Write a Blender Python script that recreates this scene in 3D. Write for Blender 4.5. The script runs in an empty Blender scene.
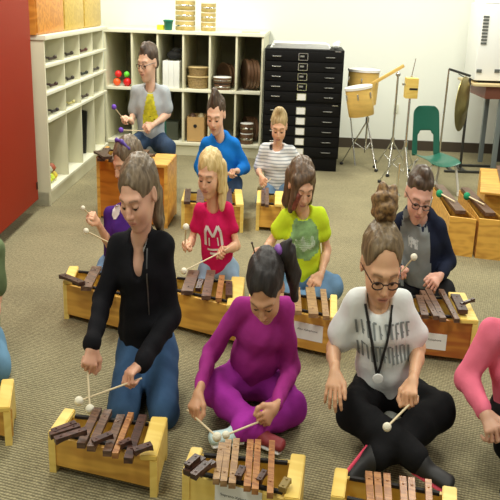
import bpy, bmesh, math, random
import numpy as np
from mathutils import Vector, Matrix, noise
from mathutils.bvhtree import BVHTree
random.seed(4)
PI = math.pi
SC = bpy.context.scene
COL = SC.collection

# ------------------------------------------------------------------ camera
F = 800.0
H = 1.45
TH = math.atan(252 / F)
RO = math.radians(1.8)
fwd = Vector((0, math.cos(TH), -math.sin(TH)))
r0 = Vector((1, 0, 0)); u0 = Vector((0, math.sin(TH), math.cos(TH)))
rgt = r0 * math.cos(RO) + u0 * math.sin(RO)
upv = u0 * math.cos(RO) - r0 * math.sin(RO)
EYE = Vector((0, 0, H))
cd = bpy.data.cameras.new('camera'); cam = bpy.data.objects.new('camera', cd); COL.objects.link(cam)
cd.sensor_width = 36; cd.lens = F / 500 * 36; cd.clip_start = .05
M3 = Matrix((rgt, upv, -fwd)).transposed()
cam.matrix_world = Matrix.Translation(EYE) @ M3.to_4x4()
SC.camera = cam
# ------------------------------------------------------------------ light
w = bpy.data.worlds.new('world'); SC.world = w; w.use_nodes = True
w.node_tree.nodes['Background'].inputs[0].default_value = (1.0, .97, .86, 1)
w.node_tree.nodes['Background'].inputs[1].default_value = .34
def area(name, loc, sx, sy, power, col=(1, .98, .87)):
    l = bpy.data.lights.new(name, 'AREA'); l.shape = 'RECTANGLE'; l.size = sx; l.size_y = sy
    l.energy = power; l.color = col
    o = bpy.data.objects.new(name, l); o.location = loc; COL.objects.link(o); return o
for y, p in ((1.6, 34), (4.2, 46), (6.6, 64)):
    for x in (-.9, 1.5):
        area('ceiling_troffer_light', (x, y, 2.75), .6, 1.2, p)
SC.view_settings.view_transform = 'Standard'; SC.view_settings.look = 'None'
SC.view_settings.exposure = 0.0; SC.view_settings.gamma = 1.0
SC.view_settings.use_curve_mapping = False

# ------------------------------------------------------------------ pixel -> place
def ray(u, v): return fwd + rgt * ((u - 250) / F) - upv * ((v - 250) / F)
def PY(u, v, Y): d = ray(u, v); return EYE + d * (Y / d.y)
def PZ(u, v, z=0.0): d = ray(u, v); return EYE + d * ((z - H) / d.z)
def PP(u, v, p0, n):
    d = ray(u, v); return EYE + d * ((p0 - EYE).dot(n) / d.dot(n))

# ------------------------------------------------------------------ materials
MATS = {}
def nodes(name):
    m = bpy.data.materials.new(name); m.use_nodes = True
    return m, m.node_tree.nodes, m.node_tree.links, m.node_tree.nodes['Principled BSDF']
def mat(name, col, rough=.6, metal=0, var=.0, scale=30, bump=0.0, stretch=(1, 1, 1), sheen=0, spec=.5):
    if name in MATS: return MATS[name]
    m, N, L, b = nodes(name)
    b.inputs['Base Color'].default_value = (*col, 1); b.inputs['Roughness'].default_value = rough
    b.inputs['Metallic'].default_value = metal
    if sheen: b.inputs['Sheen Weight'].default_value = sheen
    b.inputs['Specular IOR Level'].default_value = spec
    if var or bump:
        tc = N.new('ShaderNodeTexCoord'); mp = N.new('ShaderNodeMapping'); mp.inputs['Scale'].default_value = stretch
        L.new(tc.outputs['Object'], mp.inputs[0])
        nz = N.new('ShaderNodeTexNoise'); nz.inputs['Scale'].default_value = scale; nz.inputs['Detail'].default_value = 4
        L.new(mp.outputs[0], nz.inputs[0])
        if var:
            mx = N.new('ShaderNodeMix'); mx.data_type = 'RGBA'
            mx.inputs[6].default_value = (*[c * (1 - var) for c in col], 1)
            mx.inputs[7].default_value = (*[min(1, c * (1 + var)) for c in col], 1)
            rp = N.new('ShaderNodeMapRange'); rp.inputs[1].default_value = .3; rp.inputs[2].default_value = .7
            L.new(nz.outputs[0], rp.inputs[0]); L.new(rp.outputs[0], mx.inputs[0]); L.new(mx.outputs[2], b.inputs['Base Color'])
        if bump:
            bp = N.new('ShaderNodeBump'); bp.inputs['Strength'].default_value = bump; bp.inputs['Distance'].default_value = .01
            L.new(nz.outputs[0], bp.inputs['Height']); L.new(bp.outputs[0], b.inputs['Normal'])
    MATS[name] = m; return m
def wood(name, c1, c2, rough=.42, scale=6, axis=0):
    """plywood with cathedral grain running along one axis of the object"""
    if name in MATS: return MATS[name]
    m, N, L, b = nodes(name)
    tc = N.new('ShaderNodeTexCoord'); mp = N.new('ShaderNodeMapping')
    s = [1.0, 1.0, 1.0]; s[axis] = .22; mp.inputs['Scale'].default_value = s
    L.new(tc.outputs['Object'], mp.inputs[0])
    nz = N.new('ShaderNodeTexNoise'); nz.inputs['Scale'].default_value = scale; nz.inputs['Detail'].default_value = 3
    L.new(mp.outputs[0], nz.inputs[0])
    mu = N.new('ShaderNodeMath'); mu.operation = 'MULTIPLY'; mu.inputs[1].default_value = 14
    L.new(nz.outputs[0], mu.inputs[0])
    sn = N.new('ShaderNodeMath'); sn.operation = 'SINE'; m2 = N.new('ShaderNodeMath'); m2.operation = 'MULTIPLY'; m2.inputs[1].default_value = 4
    L.new(mu.outputs[0], m2.inputs[0]); L.new(m2.outputs[0], sn.inputs[0])
    rp = N.new('ShaderNodeMapRange'); rp.inputs[1].default_value = -1; rp.inputs[2].default_value = 1
    L.new(sn.outputs[0], rp.inputs[0])
    mx = N.new('ShaderNodeMix'); mx.data_type = 'RGBA'
    mx.inputs[6].default_value = (*c1, 1); mx.inputs[7].default_value = (*c2, 1)
    L.new(rp.outputs[0], mx.inputs[0]); L.new(mx.outputs[2], b.inputs['Base Color'])
    b.inputs['Roughness'].default_value = rough
    MATS[name] = m; return m
def carpet():
    m, N, L, b = nodes('carpet')
    tc = N.new('ShaderNodeTexCoord')
    mp = N.new('ShaderNodeMapping'); mp.inputs['Rotation'].default_value = (0, 0, .32); L.new(tc.outputs['Object'], mp.inputs[0])
    def wave(sc, rot, dist):
        mp2 = N.new('ShaderNodeMapping'); mp2.inputs['Rotation'].default_value = (0, 0, rot); L.new(mp.outputs[0], mp2.inputs[0])
        wv = N.new('ShaderNodeTexWave'); wv.inputs['Scale'].default_value = sc; wv.inputs['Distortion'].default_value = dist
        wv.inputs['Detail'].default_value = 2; wv.inputs['Detail Scale'].default_value = 2.5
        L.new(mp2.outputs[0], wv.inputs[0]); return wv.outputs['Fac']
    a = wave(24, PI / 2, 2.5); c = wave(30, 0.0, 3.5)
    mm = N.new('ShaderNodeMath'); mm.operation = 'MULTIPLY'; L.new(a, mm.inputs[0]); L.new(c, mm.inputs[1])
    ad = N.new('ShaderNodeMath'); ad.operation = 'ADD'; L.new(mm.outputs[0], ad.inputs[0]); L.new(a, ad.inputs[1])
    nz = N.new('ShaderNodeTexNoise'); nz.inputs['Scale'].default_value = 2.2; nz.inputs['Detail'].default_value = 6
    L.new(tc.outputs['Object'], nz.inputs[0])
    nf = N.new('ShaderNodeTexNoise'); nf.inputs['Scale'].default_value = 60; nf.inputs['Detail'].default_value = 3
    L.new(tc.outputs['Object'], nf.inputs[0])
    m1 = N.new('ShaderNodeMix'); m1.data_type = 'RGBA'; m1.inputs[6].default_value = (.045, .036, .016, 1); m1.inputs[7].default_value = (.39, .345, .195, 1)
    rp = N.new('ShaderNodeMapRange'); rp.inputs[1].default_value = -.5; rp.inputs[2].default_value = 1.6
    L.new(ad.outputs[0], rp.inputs[0]); L.new(rp.outputs[0], m1.inputs[0])
    m2 = N.new('ShaderNodeMix'); m2.data_type = 'RGBA'; m2.blend_type = 'OVERLAY'; m2.inputs[0].default_value = .35
    L.new(m1.outputs[2], m2.inputs[6]); L.new(nz.outputs[0], m2.inputs[7])
    m3 = N.new('ShaderNodeMix'); m3.data_type = 'RGBA'; m3.blend_type = 'OVERLAY'; m3.inputs[0].default_value = .4
    L.new(m2.outputs[2], m3.inputs[6]); L.new(nf.outputs[0], m3.inputs[7])
    L.new(m3.outputs[2], b.inputs['Base Color']); b.inputs['Roughness'].default_value = .95
    bp = N.new('ShaderNodeBump'); bp.inputs['Strength'].default_value = .35; bp.inputs['Distance'].default_value = .004
    L.new(ad.outputs[0], bp.inputs['Height']); L.new(bp.outputs[0], b.inputs['Normal'])
    return m
def skin_mat():
    m, N, L, b = nodes('skin')
    at = N.new('ShaderNodeVertexColor'); at.layer_name = 'Col'
    L.new(at.outputs[0], b.inputs['Base Color']); b.inputs['Roughness'].default_value = .5
    b.inputs['Subsurface Weight'].default_value = .08; b.inputs['Subsurface Radius'].default_value = (.02, .008, .004)
    b.inputs['Subsurface Scale'].default_value = .3
    return m
SKIN = skin_mat()
def hairmat(name, c1, c2, rough=.45, st=(60, 60, 6)):
    m, N, L, b = nodes(name)
    tc = N.new('ShaderNodeTexCoord'); mp = N.new('ShaderNodeMapping'); mp.inputs['Scale'].default_value = st
    L.new(tc.outputs['Object'], mp.inputs[0])
    nz = N.new('ShaderNodeTexNoise'); nz.inputs['Scale'].default_value = 1.6; nz.inputs['Detail'].default_value = 4; L.new(mp.outputs[0], nz.inputs[0])
    rp = N.new('ShaderNodeMapRange'); rp.inputs[1].default_value = .33; rp.inputs[2].default_value = .68; L.new(nz.outputs[0], rp.inputs[0])
    mx = N.new('ShaderNodeMix'); mx.data_type = 'RGBA'; mx.inputs[6].default_value = (*c1, 1); mx.inputs[7].default_value = (*c2, 1)
    L.new(rp.outputs[0], mx.inputs[0]); L.new(mx.outputs[2], b.inputs['Base Color']); b.inputs['Roughness'].default_value = rough
    bp = N.new('ShaderNodeBump'); bp.inputs['Strength'].default_value = .5; bp.inputs['Distance'].default_value = .006
    L.new(nz.outputs[0], bp.inputs['Height']); L.new(bp.outputs[0], b.inputs['Normal'])
    return m
def cloth(name, col, var=.12, rough=.9, sc=11, bump=.7): return mat(name, col, rough, 0, var, sc, bump, sheen=0, spec=.15)

PLY = wood('golden_plywood', (.56, .28, .045), (.76, .43, .075))
PLYO = wood('orange_plywood', (.54, .20, .025), (.70, .30, .045))
PLYY = wood('pale_yellow_wood', (.78, .55, .12), (.85, .63, .17))
ROSE = wood('rosewood', (.035, .014, .010), (.085, .035, .022), .35, 16)
ROSEL = wood('worn_rosewood', (.075, .038, .024), (.165, .088, .052), .35, 16)
BARO = wood('orange_bar_wood', (.26, .10, .03), (.42, .19, .06), .35, 16)
BARL = wood('tan_bar_wood', (.26, .145, .065), (.40, .24, .105), .35, 16)
DARK = mat('black_felt', (.012, .01, .009), .8)
CREAM = mat('cream_laminate', (.70, .68, .49), .5, var=.04, scale=5)
SHELFW = mat('shelf_lip', (.80, .79, .62), .45)
OLIVE = mat('hardboard_back', (.30, .28, .17), .7, var=.08, scale=8)
BLACKM = mat('black_steel', (.003, .003, .003), .55, spec=.2)
CHROME = mat('chrome', (.75, .75, .72), .22, 1)
PAPER = mat('white_paper', (.80, .80, .76), .7)
WHITE = mat('white_plastic', (.82, .84, .80), .4)
GREEN = mat('green_plastic', (.010, .115, .072), .35)
YARN = mat('cream_yarn', (.82, .78, .62), .9, bump=.4, scale=90)
STICK = mat('birch_stick', (.72, .60, .38), .45)
INK = mat('ink', (.02, .02, .02), .7)

# ------------------------------------------------------------------ mesh helpers
class MB:
    def __init__(s): s.bm = bmesh.new()
    def _add(s, bm2, mtx):
        me = bpy.data.meshes.new('tmp'); bmesh.ops.transform(bm2, matrix=mtx, verts=bm2.verts); bm2.to_mesh(me); bm2.free()
        s.bm.from_mesh(me); bpy.data.meshes.remove(me)
    def box(s, c, d, rot=None, bev=.0):
        b = bmesh.new(); bmesh.ops.create_cube(b, size=1)
        for v in b.verts: v.co = Vector((v.co.x * d[0], v.co.y * d[1], v.co.z * d[2]))
        if bev: bmesh.ops.bevel(b, geom=b.edges[:], offset=min(bev, min(d) * .45), segments=2, affect='EDGES', profile=.7)
        s._add(b, Matrix.Translation(c) @ (rot.to_4x4() if rot else Matrix())); return s
    def span(s, lo, hi, bev=.0):
        return s.box([(a + b) / 2 for a, b in zip(lo, hi)], [abs(b - a) for a, b in zip(lo, hi)], None, bev)
    def cyl(s, a, b, r1, r2=None, seg=20, caps=True):
        a = Vector(a); b = Vector(b); r2 = r1 if r2 is None else r2
        d = b - a; bm = bmesh.new()
        bmesh.ops.create_cone(bm, cap_ends=caps, segments=seg, radius1=r1, radius2=r2, depth=d.length)
        q = d.to_track_quat('Z', 'Y').to_matrix().to_4x4()
        s._add(bm, Matrix.Translation((a + b) / 2) @ q); return s
    def tube(s, pts, r, seg=10):
        pts = [Vector(p) for p in pts]; rings = []
        for i, p in enumerate(pts):
            t = (pts[min(i + 1, len(pts) - 1)] - pts[max(i - 1, 0)]).normalized()
            ref = Vector((0, 0, 1)) if abs(t.z) < .9 else Vector((1, 0, 0))
            x = t.cross(ref).normalized(); y = t.cross(x)
            rr = r[i] if isinstance(r, (list, tuple)) else r
            rings.append([s.bm.verts.new(p + (x * math.cos(a) + y * math.sin(a)) * rr) for a in [2 * PI * k / seg for k in range(seg)]])
        for A, B in zip(rings, rings[1:]):
            for k in range(seg): s.bm.faces.new((A[k], A[(k + 1) % seg], B[(k + 1) % seg], B[k]))
        s.bm.faces.new(rings[0][::-1]); s.bm.faces.new(rings[-1]); return s
    def lathe(s, prof, c=(0, 0, 0), rot=None, seg=32):
        M = Matrix.Translation(c) @ (rot.to_4x4() if rot else Matrix()); rings = []
        for r, z in prof:
            rings.append([s.bm.verts.new(M @ Vector((r * math.cos(2 * PI * k / seg), r * math.sin(2 * PI * k / seg), z))) for k in range(seg)])
        for A, B in zip(rings, rings[1:]):
            for k in range(seg): s.bm.faces.new((A[k], A[(k + 1) % seg], B[(k + 1) % seg], B[k]))
        s.bm.faces.new(rings[0][::-1]); s.bm.faces.new(rings[-1]); return s
    def ball(s, c, r, sub=3):
        b = bmesh.new(); bmesh.ops.create_icosphere(b, subdivisions=sub, radius=1)
        if not isinstance(r, (tuple, list)): r = (r, r, r)
        s._add(b, Matrix.Translation(c) @ Matrix.Diagonal((*r, 1))); return s
    def prism(s, poly, vec):
        vec = Vector(vec); A = [s.bm.verts.new(p) for p in poly]; B = [s.bm.verts.new(Vector(p) + vec) for p in poly]
        n = len(poly); s.bm.faces.new(A[::-1]); s.bm.faces.new(B)
        for k in range(n): s.bm.faces.new((A[k], A[(k + 1) % n], B[(k + 1) % n], B[k]))
        return s
    def build(s, name, m, parent=None, smooth=True, loc=None, rotz=0, local_to=None):
        bmesh.ops.recalc_face_normals(s.bm, faces=s.bm.faces)
        if local_to is not None: bmesh.ops.transform(s.bm, matrix=local_to.inverted(), verts=s.bm.verts)
        me = bpy.data.meshes.new(name); s.bm.to_mesh(me); s.bm.free(); me.materials.append(m)
        o = bpy.data.objects.new(name, me); COL.objects.link(o)
        if smooth:
            me.set_sharp_from_angle(angle=math.radians(38)) if hasattr(me, 'set_sharp_from_angle') else None
            for p in me.polygons: p.use_smooth = True
        if parent: o.parent = parent
        if loc is not None: o.location = loc
        if rotz: o.rotation_euler.z = rotz
        return o
def tag(o, label=None, cat=None, group=None, kind=None):
    if label: o['label'] = label
    if cat: o['category'] = cat
    if group: o['group'] = group
    if kind: o['kind'] = kind
    return o
def empty(name, loc, rz, label, cat, group=None):
    o = bpy.data.objects.new(name, None); COL.objects.link(o); o.location = loc; o.rotation_euler.z = rz
    o.empty_display_size = .05
    return tag(o, label, cat, group)
def structure(name, mb, m): return tag(mb.build(name, m, smooth=False), kind='structure')
def text_mesh(txt, size, extr=.0):
    cu = bpy.data.curves.new('txt', 'FONT'); cu.body = txt; cu.size = size; cu.align_x = 'CENTER'; cu.align_y = 'CENTER'; cu.extrude = extr
    o = bpy.data.objects.new('txt', cu); COL.objects.link(o)
    dg = bpy.context.evaluated_depsgraph_get(); me = bpy.data.meshes.new_from_object(o.evaluated_get(dg))
    vs = [v.co.copy() for v in me.vertices]; fs = [tuple(p.vertices) for p in me.polygons]
    bpy.data.objects.remove(o); bpy.data.curves.remove(cu); bpy.data.meshes.remove(me)
    return vs, fs
def raw(name, vs, fs, m, parent=None, smooth=False):
    me = bpy.data.meshes.new(name); me.from_pydata([tuple(v) for v in vs], [], [tuple(map(int, f)) for f in fs]); me.materials.append(m)
    o = bpy.data.objects.new(name, me); COL.objects.link(o)
    if parent: o.parent = parent
    if smooth:
        for p in me.polygons: p.use_smooth = True
    return o

# ------------------------------------------------------------------ room
WY = 4.0 * PI / 180                       # the back wall is turned a little
wd = Vector((math.cos(WY), -math.sin(WY), 0)); wn = Vector((-math.sin(WY), -math.cos(WY), 0))   # along (right), towards camera
WB = PZ(412, 150)                         # foot of back wall
structure('floor', MB().span((-4, -.6, -.05), (4.5, 10, 0)), carpet())
def wall_box(p, d, n, a, b, z0, z1, t):
    P = [p + d * a, p + d * b, p + d * b - n * t, p + d * a - n * t]
    return MB().prism([Vector((q.x, q.y, z0)) for q in P], (0, 0, z1 - z0))
WALLM = mat('painted_wall', (.82, .85, .77), .75, var=.015, scale=2)
structure('wall_back', wall_box(WB, wd, wn, -4, 3.2, 0, 2.9, .1), WALLM)
structure('baseboard_back', wall_box(WB + wn * .012, wd, wn, -1.0, 2.6, 0, .10, .012), mat('dark_vinyl_base', (.06, .045, .03), .5))
structure('wall_left', MB().span((-2.05, -.6, 0), (-1.95, 9, 2.9)), WALLM)

# ------------------------------------------------------------------ red cabinet at the left
REDM = mat('red_orange_laminate', (.30, .020, .003), .6, var=.04, scale=2, spec=.2)
rend = PP(38.5, 199, Vector((-1.46, 0, 0)), Vector((1, 0, 0)))
rc = empty('tall_cabinet', (-1.68, rend.y - 1.2, 0), 0, 'tall red-orange laminate cabinet at left edge, reaching beyond the top of picture', 'cabinet')
MB().span((-.22, -1.2, rend.z), (.195, 1.2, 2.3), .004).build('body', REDM, rc)
d = MB().span((.197, -1.19, rend.z), (.22, 1.2, 2.28), .004).build('door', REDM, rc)
MB().box((.224, 1.17, rend.z + .10), (.008, .02, .05), None, .003).build('latch', mat('dark_latch', (.06, .02, .01), .5), d)
MB().span((-.22, -1.18, 0), (.12, 1.15, rend.z)).build('plinth', mat('plinth_gap_shadow', (.03, .02, .015), .7), rc)  # recessed kick base, coloured near-black to stand for the shadow gap under the cabinet

# ------------------------------------------------------------------ cubby shelving along the left wall
XL = -1.42
def xplane(u, v, x=XL): return PP(u, v, Vector((x, 0, 0)), Vector((1, 0, 0)))
yN = PZ(52, 206).y; yF = 7.42; ztop = 1.14; LA = .032
LS = empty('cubby_shelf', (XL, yN, 0), -LA, 'cream cubby shelf unit along the left wall with rows of small pigeonholes', 'shelf')
dp = .36
def span_part(nm, lo, hi, m, par, bev=.003): return MB().span(lo, hi, bev).build(nm, m, par)
Ld = yF - yN
span_part('end_panel', (-dp, 0, 0), (0, .022, ztop), CREAM, LS)
span_part('end_panel', (-dp, Ld, 0), (-.05, Ld + .02, ztop), CREAM, LS)
span_part('top', (-dp - .01, -.01, ztop), (.015, Ld + .02, ztop + .03), SHELFW, LS)
span_part('back_panel', (-dp - .012, 0, .05), (-dp, Ld, ztop), OLIVE, LS)
span_part('base', (-dp, .0, 0), (-.01, Ld, .10), CREAM, LS)
rowz = [.10, .585, .77, .955, ztop]
LSM = Matrix.Translation((XL, yN, 0)) @ Matrix.Rotation(-LA, 4, 'Z')
def onl(x, y, z): return LSM @ Vector((x, y - yN, z + .0015))
for z in rowz[:-1]: span_part('shelf_board', (-dp, .02, z - .0), (.006, Ld, z + .022), SHELFW, LS)
ydiv = [yN + .022] + [xplane(u, 60).y for u in (65.5, 80, 95)] + [xplane(107, 60).y]
ydiv = [yN + .022] + [yN + Ld * f for f in (.26, .50, .73, .94)] + [yF]
for y in ydiv[1:-1]: span_part('divider', (-dp, y - yN - .009, .12), (0, y - yN + .009, ztop), CREAM, LS)

# ------------------------------------------------------------------ shelving along the back wall
BP = PZ(260, 159)                      # foot of the right front corner
BDEP = (WB - BP).dot(-wn) - .015
zt2 = 1.115
def bp(u, v):                            # pixel on the shelf front -> (distance from the right end to the left, z)
    q = PP(u, v, BP, wn); return (q - BP).dot(-wd), q.z
BL = (BP - Vector((XL + .0, 0, 0))).x / wd.x - .012
BS = empty('open_shelf', BP, -WY, 'long cream open shelf unit against the back wall with two rows of tall bays', 'shelf')
# local frame: x = along wd (negative to the left), y = into the wall, z up
xd = [-.0] + [-bp(u, 70)[0] for u in (236, 209.5, 183, 157.5, 132)] + [-BL]
zmid = bp(220, 92)[1]
span_part('end_panel', (-.02, 0, 0), (0, BDEP, zt2), CREAM, BS)
span_part('end_panel', (-BL, 0, 0), (-BL + .02, BDEP, zt2), CREAM, BS)
span_part('top', (-BL - .0, -.012, zt2), (.008, BDEP, zt2 + .03), SHELFW, BS)
span_part('back_panel', (-BL + .02, BDEP - .012, .1), (-.02, BDEP, zt2), OLIVE, BS)
span_part('base', (-BL + .02, .012, 0), (-.02, BDEP - .012, .10), CREAM, BS)
for z in (.10, zmid - .012): span_part('shelf_board', (-BL + .02, -.008, z), (-.02, BDEP - .012, z + .026), SHELFW, BS)
for x in xd[1:-1]:
    span_part('divider', (x - .009, 0, .126), (x + .009, BDEP - .012, zmid - .012), CREAM, BS)
    span_part('divider', (x - .009, 0, zmid + .014), (x + .009, BDEP - .012, zt2), CREAM, BS)
ZU, ZLo, ZT = zmid + .014, .126, zt2 + .03
def onshelf(x, y, z): return BS_M @ Vector((x, y, z + .0015))
BS_M = Matrix.Translation(BP) @ Matrix.Rotation(-WY, 4, 'Z')
def bay(i, f=.5): return xd[i + 1] + (xd[i] - xd[i + 1]) * f       # i counted from the right

# things on and in the shelves
def stack_drum(x, y, z, r, hs, label, group=None, m=None, head=PAPER, cat='drum'):
    d = empty('hand_drum', onshelf(x, y, z), 0, label, cat, group)
    m = m or mat('tan_drum_wood', (.45, .34, .11), .5, var=.2, scale=14)
    MB().lathe([(r * .96, 0), (r, .006), (r, hs - .006), (r * .97, hs)]).build('shell', m, d)
    MB().lathe([(r * .99, hs - .002), (r * 1.02, hs), (r * .99, hs + .006), (r * .5, hs + .007)]).build('drum_head', head, d)
    MB().lathe([(r * 1.005, hs * .42), (r * 1.03, hs * .46), (r * 1.03, hs * .54), (r * 1.005, hs * .58)]).build('hoop', CHROME, d)
    return d
RIM = mat('pale_hide', (.72, .66, .48), .6)
def bx(u, v=30): return -bp(u, v)[0]
rr = (bx(193) - bx(173)) / 2
for k, w_ in enumerate(('bottom', 'second', 'third', 'top')):
    stack_drum(bx(182.5), .16, ZT + k * .0895, rr, .081, 'pale wooden tambour drum on the shelf top, %s of the left stack' % w_, 'drums stacked on the shelf top', head=RIM)
rr2 = (bx(213.5) - bx(198.5)) / 2
for k, w_ in enumerate(('bottom', 'middle', 'top')):
    stack_drum(bx(206), .16, ZT + k * .0835, rr2, .075, 'small pale drum on the shelf top, %s of the right narrower stack' % w_, 'drums stacked on the shelf top', head=RIM)
t = MB().lathe([(.03, 0), (.036, .003), (.034, .04), (.03, .043), (.016, .043), (.016, .0)]).build('tape_roll', mat('yellow_tape', (.75, .72, .03), .5), loc=onshelf(bx(159), .08, ZT))
tag(t, 'bright yellow roll on the shelf top left of the dark green tub', 'tape')
gt = empty('tub', onshelf(bx(167.3), .055, ZT), 0, 'dark green plastic tub on the shelf top beside the yellow roll', 'tub')
MB().lathe([(.033, 0), (.041, .07), (.045, .072), (.045, .078), (.03, .078)]).build('bucket', mat('dark_green_plastic', (.01, .12, .07), .4), gt)
MB().lathe([(.047, .0785), (.048, .088), (.036, .092)]).build('lid', mat('teal_plastic', (.01, .2, .13), .4), gt)
tr = MB().box((0, 0, .006), (.16, .1, .012), None, .003).build('paper_tray', mat('pale_yellow_card', (.75, .78, .42), .6), loc=onshelf(bx(250), .12, ZT), rotz=-WY)
tag(tr, 'thin pale yellow tray lying at the right end of the shelf top', 'tray')
# bay 4 (under the boy's left): coloured toys ; bays counted from the right
cols = [((.9, .12, .02), 'orange'), ((.75, .01, .01), 'red'), ((.15, .75, .05), 'bright green'), ((.8, .02, .02), 'red'), ((.85, .1, .02), 'orange')]
tp = [(115, 86.5, .028), (124, 87, .030), (123, 79, .026), (119, 77, .03), (131, 85.5, .024)]
tp = [(115.5, 0, .036), (126, 0, .038), (125.5, .079, .028), (117, .075, .033), (129.3, 0, .022)]
tl = ['orange toy maraca at the left corner of the top row bay', 'round red toy maraca in the corner bay below the green one', 'bright green toy in the corner bay lying on the red ones', 'orange-red toy lying on top of the pile in corner bay', 'small orange toy beside the boy in the grey shirt']
for k, ((u, dz, r), (c, nm)) in enumerate(list(zip(tp, cols))[:4]):
    o = MB()
    o.ball((0, 0, r), (r, r, r)); o.cyl((0, 0, r), (.06 if dz else .0, .06, r * 1.1), r * .45, r * .3)
    o = o.build('toy_maraca', mat('toy_%s_%d' % (nm.replace(' ', '_'), k), c, .4), loc=onshelf(bx(u, 85), .06, ZU + dz), rotz=.4 * k)
    tag(o, tl[k], 'toy', 'coloured toys in the corner bay')
# purple ball lower corner
# white binders with a black bag on top (bay 3)
for k in range(3):
    x = bx(165 + k * 5.6, 80)
    b = empty('binder', onshelf(x, .02, ZU), -WY, ('leftmost', 'middle', 'rightmost')[k] + ' of the three white binders standing below the black bag', 'binder', 'white binders in the shelf')
    MB().span((-.026, 0, 0), (.026, .24, .245), .004).build('cover', WHITE, b)
    MB().span((-.023, .004, .004), (.023, .236, .2455), .0).build('pages', PAPER, b)
o = MB().ball((0, 0, .045), (.07, .08, .044)).ball((.02, 0, .085), (.05, .06, .03)).build('bag', mat('black_cloth', (.008, .008, .008), .9, bump=.5, scale=20), loc=onshelf(bx(172, 70), .13, ZU + .250))
tag(o, 'crumpled black cloth bag on top of the white binders', 'bag')
# baskets (bay 2)
def basket(x, y, z, r, h, label):
    b = empty('basket', onshelf(x, y, z), 0, label, 'basket', 'wicker baskets in the shelf')
    WK = mat('wicker', (.32, .22, .09), .7, var=.35, scale=60, bump=.6, stretch=(1, 1, 3))
    prof = []
    n = 7
    for k in range(n): prof += [(r * (.86 + .1 * k / n), h * k / n), (r * (.9 + .12 * k / n), h * (k + .5) / n)]
    MB().lathe(prof + [(r, h), (r * .9, h), (r * .85, h * .3)]).build('weave', WK, b)
    MB().lathe([(r * .97, h), (r * 1.05, h + .006), (r * .93, h + .012)]).build('rim', mat('wicker_rim', (.55, .42, .2), .6), b)
    return b
basket(bay(2), .14, ZU, .106, .10, 'lower of the two wicker baskets stacked in the upper bay')
basket(bay(2), .14, ZU + .1145, .096, .07, 'upper of the two wicker baskets stacked in the upper bay')
# bay 1 : drum with white top + standing frame drums
BRN = mat('brown_drum', (.12, .06, .03), .45, var=.2, scale=20)
def frame_drum(x, y, z, r, label, group, t=.02, yaw=0.0, m=None):
    d = empty('frame_drum', onshelf(x, y, z + r + .002), 0, label, 'drum', group)
    R = Matrix.Rotation(PI / 2, 3, 'Y'); R = Matrix.Rotation(-WY + yaw, 3, 'Z') @ R
    MB().lathe([(r, -t / 2), (r, t / 2), (r * .93, t / 2), (r * .93, -t / 2)], rot=R).build('rim', m or BRN, d)
    MB().lathe([(r * .94, -t * .3), (r * .94, -t * .2), (.001, -t * .2), (.001, -t * .3)], rot=R).build('skin', RIM, d)
    return d
stack_drum(bay(1, .45), .09, ZU, .078, .052, 'dark brown hand drum in the upper bay, lower of a pair', 'hand drums in the bays', BRN, DARK)
stack_drum(bay(1, .45), .09, ZU + .0605, .085, .05, 'hand drum with a bright white head right above the boy in blue', 'hand drums in the bays', BRN)
for k in range(2): frame_drum(bay(1, .44 + .16 * k), .27, ZU, .115 - .004 * k, 'dark frame drum standing behind the white topped hand drum', 'frame drums standing behind the white topped drum', yaw=.75)
for k in range(4):
    frame_drum(bay(0, .305 + .12 * k), .165, ZU, .14 - .004 * (k % 2), ('first', 'second', 'third', 'fourth')[k] + ' from the right of large frame drums filling the upper right bay', 'large frame drums in the upper right bay', .024, yaw=.35, m=BRN if k % 2 else None)
# lower bays
stack_drum(bay(0, .43), .085, ZLo, .062, .095, 'brown hand drum in the lower right bay, lower of a pair', 'hand drums in the bays', BRN)
stack_drum(bay(0, .43), .085, ZLo + .104, .062, .085, 'brown hand drum in the lower right bay, resting on another', 'hand drums in the bays', BRN)
for k in range(3): frame_drum(bay(0, .36 + .14 * k), .26, ZLo, .115, 'dark frame drum standing in the lower right bay behind hand drums', 'frame drums in the lower right bay', .03, yaw=.4)
cb = empty('cardboard_box', onshelf(bay(2, .47), .05, ZLo), -WY, 'tan cardboard box with a round hand hole in the lower shelf bay', 'box')
CARD = mat('cardboard', (.50, .31, .12), .8, var=.06, scale=6)
CW = .17
m_ = MB().span((-CW / 2, 0, 0), (CW / 2, .008, .235)).span((-CW / 2, .26, 0), (CW / 2, .268, .235)).span((-CW / 2, 0, 0), (-CW / 2 + .008, .26, .235)).span((CW / 2 - .008, 0, 0), (CW / 2, .26, .235)).span((-CW / 2, 0, 0), (CW / 2, .26, .008))
m_.build('carton', CARD, cb, smooth=False)
MB().lathe([(.017, 0), (.017, .003), (.001, .003)], c=(-.005, -.001, .15), rot=Matrix.Rotation(PI / 2, 3, 'X')).build('hand_hole', DARK, cb)
for k, (dx, c) in enumerate(((-.041, (.1, .05, .03)), (.041, (.45, .38, .22)))):
    o = MB().ball((0, 0, .0), (.034, .05, .05)).build('rattle', mat('gourd_%d' % k, c, .6), loc=onshelf(bay(2, .47) + dx, .13, ZLo + .215))
    tag(o, ('dark brown', 'pale tan')[k] + ' gourd rattle sticking out of the cardboard box', 'rattle')
o = MB().span((-.09, 0, 0), (.07, .2, .17), .01).build('storage_bin', mat('dark_bin', (.05, .06, .04), .5), loc=onshelf(bay(3, .45), .1, ZLo), rotz=-WY)
tag(o, 'dark storage bin in the lower bay right of the boy in grey', 'bin')
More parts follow.
